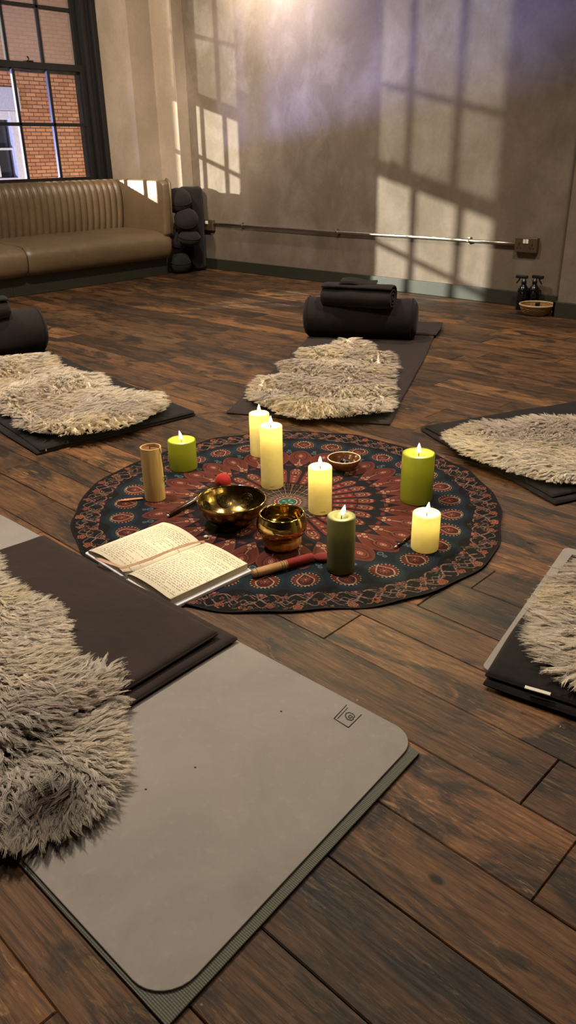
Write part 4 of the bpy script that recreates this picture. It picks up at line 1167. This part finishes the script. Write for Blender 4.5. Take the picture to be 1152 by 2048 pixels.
# ------------------------------------------------------------------ candles
def candle(label, x, y, r, h, mat, lit=1.0, lean=0.0, tip=0.0, group=None, mark=False):
    t = thing('pillar_candle', label, 'candle', (x, y, RUGZ), 0, group)
    b = 0.004
    prof = [(0, 0.0), (r - b, 0.0), (r - 0.001, 0.002), (r, b)] + [(r, b + (h - 2 * b) * k / 8) for k in range(1, 9)]
    prof += [(r - 0.0008, h - 0.0015), (r - 0.003, h), (r * 0.62, h - 0.0005), (r * 0.52, h - 0.003), (r * 0.46, h - 0.0085), (r * 0.30, h - 0.0115), (0, h - 0.012)]
    bm = lathe(prof, 56)
    obj('wax_body', bm, mat, t, True)
    tb('wick', [(0, 0, h - 0.0125), (0.0004, 0, h - 0.004), (tip * 0.3, 0, h + 0.002)], 0.0011, M['cord'], t, 6)
    fp = [(0, 0), (0.0028, 0.002), (0.0050, 0.006), (0.0056, 0.010), (0.0046, 0.016), (0.0028, 0.022), (0.0010, 0.027), (0, 0.029)]
    fl_ = obj('flame', lathe(fp, 20), M['flame'], t, True); fl_.location = (tip * 0.3, 0, h + 0.0005); fl_.rotation_euler = (0, lean, 0.5)
    if lit > 0:
        l = lamp('candle_light', 'POINT', (x + 0.004, y - 0.001, RUGZ + h + 0.034), 0.72 * lit, (1.0, 0.82, 0.36), 0.006)
        l2 = lamp('candle_glow', 'POINT', (x, y, RUGZ + h - 0.022), 0.075 * lit, (1.0, 0.80, 0.22), 0.006)
    if mark:
        dx, dy = -x, -y; a = math.atan2(dy, dx) + (0.25 if mark > 0 else 0.0)
        bm = bmesh.new()
        for k in range(6):
            aa = a - 0.22 + k * 0.075; tube(bm, [((r + 0.0002) * math.cos(aa), (r + 0.0002) * math.sin(aa), 0.010), ((r + 0.0002) * math.cos(aa + 0.02), (r + 0.0002) * math.sin(aa + 0.02), 0.0135), ((r + 0.0002) * math.cos(aa + 0.05), (r + 0.0002) * math.sin(aa + 0.05), 0.0105)], 0.0004, 4)
        obj('printed_mark', bm, M['ink'], t)
    return t
def base_c(bx_, by_, r):
    """centre of a round base whose front edge is seen at the pixel"""
    x, y = at(bx_, by_, RUGZ); d = math.hypot(x, y); return (x + x / d * r, y + y / d * r)
CAND = 'lit pillar candles on the mandala cloth'
for lab, px, py, r, h, mt, lit, lean, tip, mk in (
    ('ivory candle at the back, partly hidden by the tallest ivory candle', 521, 916, .0345, .150, 'wax_ivory', 1, 0.0, 0, 0),
    ('tallest ivory pillar candle, standing near the centre of the cloth', 545, 981, .0345, .200, 'wax_ivory', 1, 0.0, 0, -1),
    ('short thick green candle behind the bamboo chime', 368, 946, .046, .100, 'wax_lime', 1, -0.2, 0, 0),
    ('ivory candle between the small brown bowl and the brass bowl', 640, 1032, .034, .140, 'wax_ivory', 1, 0.0, 0, 1),
    ('thick lime green candle at the right rim of the cloth', 831, 1013, .0475, .150, 'wax_lime', 1, 0.0, 0, 0),
    ('olive green candle at the front, right of the red mallet', 681, 1153, .0345, .150, 'wax_olive', 0.45, 0.25, 0.006, 0),
    ('short ivory candle at the front right rim of the cloth', 848, 1109, .036, .103, 'wax_ivory', 0.8, 0.12, 0.003, 0)):
    c = base_c(px, py, r); candle(lab, c[0], c[1], r, h, M[mt], lit, lean, tip, CAND, mk)

# ------------------------------------------------------------------ bamboo wind chime
def chime():
    c = base_c(311.5, 1004, 0.031)
    t = thing('bamboo_chime', 'upright bamboo veneer wind chime cylinder with a black cord', 'wind chime', (c[0], c[1], RUGZ))
    r, h = 0.031, 0.165
    obj('bamboo_tube', lathe([(r - 0.003, 0.0), (r, 0.0), (r, h), (r - 0.0035, h), (r - 0.0035, h - 0.008)], 48), M['bamboo'], t, True).modifiers.new('e', 'EDGE_SPLIT')
    obj('wooden_plug', lathe([(0, h - 0.007), (r - 0.0037, h - 0.007), (r - 0.0037, h - 0.012), (0, h - 0.012)], 40), M['bamboo_top'], t)
    obj('wooden_foot', lathe([(0, 0.004), (r - 0.0035, 0.004), (r - 0.0035, 0.008), (0, 0.008)], 40), M['bamboo_top'], t)
    tb('cord', [(-0.004, 0, h - 0.007), (0.002, -0.004, h + 0.003), (0.016, 0.004, h + 0.004), (0.028, 0.010, h + 0.001), (0.034, 0.012, h - 0.02), (0.035, 0.014, 0.10), (0.034, 0.015, 0.075)], 0.0013, M['cord'], t, 6)
    tb('cord_ring', [(0.036, 0.015 + 0.007 * math.cos(a), 0.068 + 0.009 * math.sin(a)) for a in np.linspace(0, 2 * PI, 21)], 0.0010, M['steel'], t, 6)
chime()
a0, a1 = at(233, 1003, 0.006), at(286, 996, 0.008)
d_ = Vector((a1[0] - a0[0], a1[1] - a0[1], 0)); L_ = d_.length
t = thing('chime_sail', 'terracotta strip tied to a dark cord lying left of the bamboo chime', 'chime pendant', (a0[0], a0[1], RUGZ + 0.001), math.atan2(d_.y, d_.x))
v = []; 
bm = slab_bm([(0, 0), (L_ * 0.35, -0.006), (L_, -0.0045), (L_, 0.0045), (L_ * 0.4, 0.006)], 0.001, 0.003, 0.0005); obj('clay_strip', bm, M['tag'], t)
tb('cord', [(L_ - 0.003, 0, 0.004), (L_ + 0.015, 0.008, 0.003), (L_ + 0.028, 0.0, 0.003), (L_ + 0.022, -0.015, 0.003), (L_ + 0.006, -0.013, 0.003)], 0.001, M['cord'], t, 6)

# ------------------------------------------------------------------ singing bowls, cushion, mallets
def big_bowl():
    c = at(463, 1000, 0.075)
    t = thing('singing_bowl', 'wide dark bronze singing bowl with engraved inside', 'singing bowl', (c[0], c[1], RUGZ))
    R, h = 0.097, 0.074
    prof = [(0, 0.003), (0.030, 0.001), (0.048, 0.006), (0.066, 0.017), (0.082, 0.034), (0.092, 0.052), (R - 0.0005, h - 0.004), (R, h), (R - 0.0015, h + 0.001), (R - 0.0030, h), (R - 0.0045, h - 0.006), (0.087, 0.052), (0.077, 0.036), (0.062, 0.021), (0.046, 0.012), (0.030, 0.008), (0, 0.0075)]
    obj('bowl_body', lathe(prof, 80), M['bronze'], t, True)
    tb('rim', [((R - 0.0015) * math.cos(a), (R - 0.0015) * math.sin(a), h) for a in np.linspace(0, 2 * PI, 81)], 0.0018, M['brass'], t, 8)
    # engraved round medallions inside the wall
    for k in range(7):
        a = 2 * PI * k / 7 + 0.9; verts, faces = [], []
        def surf(u, w_):
            # u along the wall (0 bottom .. 1 rim), w_ angle; inner profile
            ip = [(0.030, 0.008), (0.046, 0.012), (0.062, 0.021), (0.077, 0.036), (0.087, 0.052), (R - 0.0045, h - 0.006)]
            s_ = max(0, min(0.999, u)) * (len(ip) - 1); i_ = int(s_); f_ = s_ - i_
            rr_ = ip[i_][0] * (1 - f_) + ip[i_ + 1][0] * f_ - 0.0012; z_ = ip[i_][1] * (1 - f_) + ip[i_ + 1][1] * f_ + 0.0006
            return (rr_ * math.cos(w_), rr_ * math.sin(w_), z_)
        bm = bmesh.new()
        for q, rad_ in ((1.0, 0.0012), (0.78, 0.0008), (0.30, 0.0007)):
            tube(bm, [surf(0.62 + 0.22 * q * math.sin(b), a + 0.24 * q * math.cos(b)) for b in np.linspace(0, 2 * PI, 33)], rad_, 5, False)
        for m_ in range(5):
            w0 = a - 0.14 + 0.07 * m_; tube(bm, [surf(0.50, w0), surf(0.58, w0 + 0.03), surf(0.66, w0 - 0.02), surf(0.74, w0 + 0.02)], 0.0007, 5, False)
        obj('engraving', bm, M['engraved'], t, True)
big_bowl()

def small_brass():
    c = base_c(565, 1112, 0.057)
    cu = thing('bowl_cushion', 'round orange brocade cushion under the brass singing bowl', 'cushion', (c[0], c[1], RUGZ))
    bm = bmesh.new(); R_, r_ = 0.033, 0.0185
    n1, n2 = 56, 20; g = [[None] * n2 for _ in range(n1)]
    for i in range(n1):
        a = 2 * PI * i / n1
        for j in range(n2):
            b = 2 * PI * j / n2; rr_ = r_ * (1 + 0.05 * math.sin(a * 14) * (0.5 + 0.5 * math.cos(b)))
            g[i][j] = bm.verts.new(((R_ + rr_ * math.cos(b)) * math.cos(a), (R_ + rr_ * math.cos(b)) * math.sin(a), 0.0165 + 0.82 * rr_ * math.sin(b)))
    for i in range(n1):
        for j in range(n2): bm.faces.new((g[i][j], g[(i + 1) % n1][j], g[(i + 1) % n1][(j + 1) % n2], g[i][(j + 1) % n2]))
    obj('ring_cushion', bm, M['amber_cloth'], cu, True)
    t = thing('singing_bowl', 'shiny golden brass singing bowl on an orange ring cushion', 'singing bowl', (c[0], c[1], RUGZ + 0.024))
    prof = [(0, 0.0), (0.030, 0.001), (0.044, 0.006), (0.058, 0.018), (0.066, 0.033), (0.067, 0.045), (0.063, 0.060), (0.0595, 0.070), (0.0590, 0.0725), (0.0570, 0.0735), (0.0545, 0.0725), (0.0545, 0.069), (0.058, 0.058), (0.0605, 0.045), (0.059, 0.034), (0.051, 0.020), (0.038, 0.010), (0, 0.006)]
    obj('bowl_body', lathe(prof, 80), M['brass'], t, True)
    return c
small_brass()

def ceramic():
    c = at(688, 917, 0.045)
    t = thing('ceramic_bowl', 'small brown ceramic bowl with a cream rim holding dark beads', 'bowl', (c[0], c[1], RUGZ))
    R, h = 0.0545, 0.043
    prof = [(0, 0.002), (0.022, 0.0), (0.026, 0.002), (0.040, 0.013), (0.050, 0.028), (R, h), (R - 0.002, h + 0.001), (R - 0.004, h), (0.047, 0.028), (0.037, 0.015), (0.022, 0.008), (0, 0.007)]
    obj('bowl_body', lathe(prof, 64), M['ceramic'], t, True)
    tb('rim', [((R - 0.002) * math.cos(a), (R - 0.002) * math.sin(a), h) for a in np.linspace(0, 2 * PI, 65)], 0.0019, M['ceramic_rim'], t, 8)
    bd = bmesh.new(); rnd = random.Random(3)
    for k in range(46):
        a = rnd.random() * 2 * PI; rr_ = 0.038 * math.sqrt(rnd.random()); z = 0.012 + 0.010 * rnd.random() + 0.12 * rr_
        bmesh.ops.create_icosphere(bd, subdivisions=2, radius=rnd.uniform(0.004, 0.006), matrix=Matrix.Translation((rr_ * math.cos(a), rr_ * math.sin(a), z)))
    o_ = obj('dark_beads', bd, M['seeds'], None, True); o_.location = (c[0], c[1], RUGZ); o_['kind'] = 'stuff'; tag(o_, 'small dark beads filling the brown ceramic bowl', 'beads')
ceramic()

def red_mallet():
    A = Vector((*at(505, 1150, 0.014), 0)); B = Vector((*at(625, 1117, 0.014), 0)); d = B - A; L = d.length
    t = thing('striker_mallet', 'short wooden mallet with red suede grip lying in front of the brass bowl', 'mallet', (A.x, A.y, RUGZ + 0.0125), math.atan2(d.y, d.x))
    r = 0.0115
    tb('wooden_handle', [(0, 0, 0), (0.002, 0, 0), (0.01, 0, 0), (L * 0.56, 0, 0)], [r * 0.8, r * 0.95, r, r], M['mallet_wood'], t, 24)
    for x in (0.010, L * 0.46, L * 0.50, L * 0.54): tb('groove', [(x - 0.0006, 0, 0), (x + 0.0006, 0, 0)], r * 1.015, M['ink'], t, 24)
    tb('suede_sleeve', [(L * 0.56, 0, 0), (L * 0.565, 0, 0), (L - 0.003, 0, 0), (L, 0, 0)], [r * 1.0, r * 1.06, r * 1.06, r * 0.95], M['suede_red'], t, 24)
red_mallet()
mc = at(646, 1118, 0.01)
def felt():
    bm = bmesh.new(); bmesh.ops.create_uvsphere(bm, u_segments=24, v_segments=14, radius=0.017)
    for v in bm.verts: v.co.x *= 1.5; v.co.z *= 0.6; v.co += Vector((0, 0, 0)) + v.co.normalized() * 0.001 * mnoise.noise(v.co * 60)
    o = obj('felt_pouch', bm, M['felt_maroon'], None, True); o.location = (mc[0], mc[1], RUGZ + 0.0105); o.rotation_euler = (0, 0, 0.9)
    tag(o, 'small dark red felt lump between the red mallet and the olive candle', 'felt')
felt()

def dark_mallet():
    A = Vector((*at(337, 1034, 0.008), RUGZ + 0.008)); H = Vector((*at(447, 966, 0.024), 0)); 
    d = Vector((H.x - A.x, H.y - A.y, 0)); 
    E = A + d * 0.93; E.z = RUGZ + 0.030
    t = thing('felt_mallet', 'long dark handled mallet with a red felt head lying behind the bronze bowl', 'mallet', (A.x, A.y, RUGZ), math.atan2(d.y, d.x))
    L = d.length
    tb('handle', [(0, 0, 0.008), (0.004, 0, 0.008), (L * 0.5, 0, 0.011), (L * 0.93, 0, 0.024)], [0.0055, 0.0072, 0.0078, 0.0070], M['dark_wood'], t, 16)
    bmesh_ = lathe([(0, -0.021), (0.012, -0.020), (0.021, -0.014), (0.025, -0.004), (0.025, 0.006), (0.021, 0.015), (0.012, 0.021), (0, 0.022)], 32)
    o = obj('felt_head', bmesh_, M['felt_red'], t, True); o.location = (L * 0.99, 0, 0.0255); o.rotation_euler = (0, PI / 2, 0)
    tb('end_cap', [(-0.002, 0, 0.008), (0.0015, 0, 0.008)], 0.004, M['pearl'], t, 10)
dark_mallet()

p0 = Vector((*at(789, 1099, 0.004), 0)); p1 = Vector((*at(824, 1074, 0.004), 0)); d = p1 - p0; L = d.length
t = thing('dark_stick', 'thin dark stick with a grey tip lying left of the front right ivory candle', 'stick', (p0.x, p0.y, RUGZ + 0.0045), math.atan2(d.y, d.x))
tb('shaft', [(0.012, 0, 0), (L * 0.6, 0, 0.0), (L * 1.0, 0, 0.0)], 0.0038, M['dark_wood'], t, 12)
tb('grey_tip', [(0, 0, 0), (0.004, 0, 0), (0.013, 0, 0)], [0.0018, 0.0032, 0.0036], M['steel'], t, 12)['label'] = 'shiny grey tip'
q = at(412, 1075, 0.006); bm = bmesh.new(); bmesh.ops.create_icosphere(bm, subdivisions=1, radius=0.0065)
for v in bm.verts: v.co.z *= 0.7
o = obj('shell_chip', bm, M['pearl']); o.location = (q[0], q[1], RUGZ + 0.004); tag(o, 'tiny shiny white chip behind the open notebook', 'shell')

# ------------------------------------------------------------------ notebook
def notebook():
    ang = math.radians(-3.2)
    O = Vector((-1.405, 1.045, RUGZ))               # middle of the spine
    t = thing('open_notebook', 'open notebook of handwritten cream pages with a ribbon bookmark', 'notebook', O, ang)
    Hh = 0.117; Wp = 0.183
    # covers
    for s in (-1, 1):
        bm = slab_bm(rounded_rect(Wp + 0.006, 2 * Hh + 0.010, 0.006, 4), 0, 0.0075, 0.002)
        for v in bm.verts: v.co.x = s * (v.co.x + 0.003) ; v.co.y -= Hh + 0.005
        obj('cover', bm, M['cover'], t)
    obj('spine_strip', box(bmesh.new(), -0.003, 0.003, -Hh - 0.004, Hh + 0.004, 0.0, 0.003), M['cover'], t)
    # page blocks: curved tops
    def top(s, u):
        if s < 0: return 0.0105 + 0.0175 * math.sin(PI * min(1, (1 - u) ** 0.9 * 1.0)) ** 0.9 * (1 - 0.15 * u) + 0.010 * (1 - u) ** 2 * 0 + 0.004 * math.exp(-u / 0.05) * 0 + 0.006 * (u < 2) * math.sin(PI * u)
        return 0.0235 + 0.0045 * math.sin(PI * min(1, u * 1.1)) - 0.007 * math.exp(-u / 0.07)
    def topL(u):   # left page rises towards the gutter then dives into it
        return 0.0120 + 0.0260 * (math.sin(PI * min(1.0, max(0.0, 1.02 - u)) ** 0.62)) ** 0.8 * (0.35 + 0.65 * (1 - u)) - 0.006 * math.exp(-u / 0.03)
    def topz(s, u): return max(0.010, topL(u) if s < 0 else top(1, u))
    n = 36
    for s in (-1, 1):
        bm = bmesh.new(); z0 = 0.0077; rows = []
        for i in range(n + 1):
            u = i / n; x = s * (0.0012 + u * (Wp - 0.004)); z = topz(s, u)
            rows.append([bm.verts.new((x, -Hh, z0)), bm.verts.new((x, -Hh, z - 0.0004)), bm.verts.new((x, Hh, z - 0.0004)), bm.verts.new((x, Hh, z0))])
        for a, b in zip(rows[:-1], rows[1:]):
            for k in range(4): bm.faces.new((a[k], a[(k + 1) % 4], b[(k + 1) % 4], b[k]))
        bm.faces.new(rows[0]); bm.faces.new(rows[-1][::-1])
        obj('page_block', bm, M['page_edge'], t)
        verts, faces = [], []
        for i in range(n + 1):
            u = i / n; x = s * (0.0008 + u * (Wp - 0.0035)); z = topz(s, u)
            for y in (-Hh - 0.0004, Hh + 0.0004): verts.append((x, y, z))
        for i in range(n): faces.append((2 * i, 2 * i + 1, 2 * i + 3, 2 * i + 2))
        pg = raw('page', verts, faces, M['paper'], t); so_ = pg.modifiers.new('t', 'SOLIDIFY'); so_.thickness = 0.0003; so_.offset = 0
        # cursive scrawl, illegible
        rnd = random.Random(20 + s); V = []; Fc = []
        def stroke(pts, w_=0.00038):
            b0 = len(V)
            for k, (x_, y_) in enumerate(pts):
                u_ = min(1, max(0, (abs(x_) - 0.0008) / (Wp - 0.0035))); z_ = topz(s, u_) + 0.0005
                V.append((x_, y_ - w_, z_)); V.append((x_ + w_, y_ + w_, z_))
                if k: Fc.append((b0 + 2 * k - 2, b0 + 2 * k, b0 + 2 * k + 1, b0 + 2 * k - 1))
        yl = Hh - 0.020 if s < 0 else Hh - 0.012; line = 0
        while yl > -Hh + 0.012:
            xa = 0.016 if s > 0 else -(Wp - 0.022); xb = (Wp - 0.016) if s > 0 else -0.024
            if rnd.random() < 0.16: xb = xa + (xb - xa) * rnd.uniform(0.35, 0.75)
            if s > 0 and line in (7,): yl -= 0.004
            x_ = xa + rnd.uniform(0, 0.005)
            while x_ < xb:
                wl = rnd.uniform(0.005, 0.020); pts = []; k = 0; xx = x_
                am = 0.0011; tall = 0
                while xx < x_ + wl:
                    ph_ = k * 0.9; tall = rnd.random() < 0.12
                    yy = yl + am * math.sin(ph_) + (0.0022 if tall else 0) * (1 if rnd.random() < 0.7 else -1) + rnd.gauss(0, 0.00025)
                    pts.append((xx + 0.0006 * math.cos(ph_), yy)); xx += rnd.uniform(0.00045, 0.0008); k += 1
                stroke(pts); x_ += wl + rnd.uniform(0.0022, 0.004)
            yl -= 0.0072 * rnd.uniform(0.95, 1.05); line += 1
        raw('handwriting', V, Fc, M['ink'], pg, False)['kind'] = 'stuff'
    # ribbon bookmark lying down the gutter and off the bottom edge
    path = [(0.012, Hh - 0.001), (0.002, 0.08), (-0.002, 0.03), (-0.003, -0.03), (-0.006, -0.08), (-0.014, -Hh + 0.002), (-0.026, -Hh - 0.012), (-0.045, -Hh - 0.022), (-0.070, -Hh - 0.030), (-0.085, -Hh - 0.034)]
    zs = [0.026, 0.0285, 0.030, 0.030, 0.029, 0.027, 0.0215, 0.034 - 0.012, 0.0445 - 0.004, 0.0445 - 0.004]
    zs = [0.025, 0.029, 0.030, 0.030, 0.030, 0.030, 0.036, 0.0415, 0.0435, 0.0425]
    V = []; Fc = []; m = 60
    pv = [Vector((x, y, z)) for (x, y), z in zip(path, zs)]
    def cr(i, f):
        a, b, c, d_ = pv[max(i - 1, 0)], pv[i], pv[min(i + 1, len(pv) - 1)], pv[min(i + 2, len(pv) - 1)]
        return 0.5 * ((2 * b) + (c - a) * f + (2 * a - 5 * b + 4 * c - d_) * f * f + (3 * b - a - 3 * c + d_) * f ** 3)
    pp = [cr(min(int(k / m * (len(pv) - 1)), len(pv) - 2), k / m * (len(pv) - 1) - min(int(k / m * (len(pv) - 1)), len(pv) - 2)) for k in range(m + 1)]
    for k, p in enumerate(pp):
        dd = (pp[min(k + 1, m)] - pp[max(k - 1, 0)]); dd.z = 0; dd.normalize(); nn = Vector((-dd.y, dd.x, 0)); w_ = 0.0058 if k < m - 6 else 0.0058 * (m - k) / 6 + 0.0003
        V.append(p + nn * w_ + Vector((0, 0, 0.0008 * math.sin(k * 0.5)))); V.append(p - nn * w_)
        if k: Fc.append((2 * k - 2, 2 * k, 2 * k + 1, 2 * k - 1))
    rbn = raw('ribbon_bookmark', V, Fc, M['ribbon'], t); rbn.modifiers.new('t', 'SOLIDIFY').thickness = 0.0006
notebook()
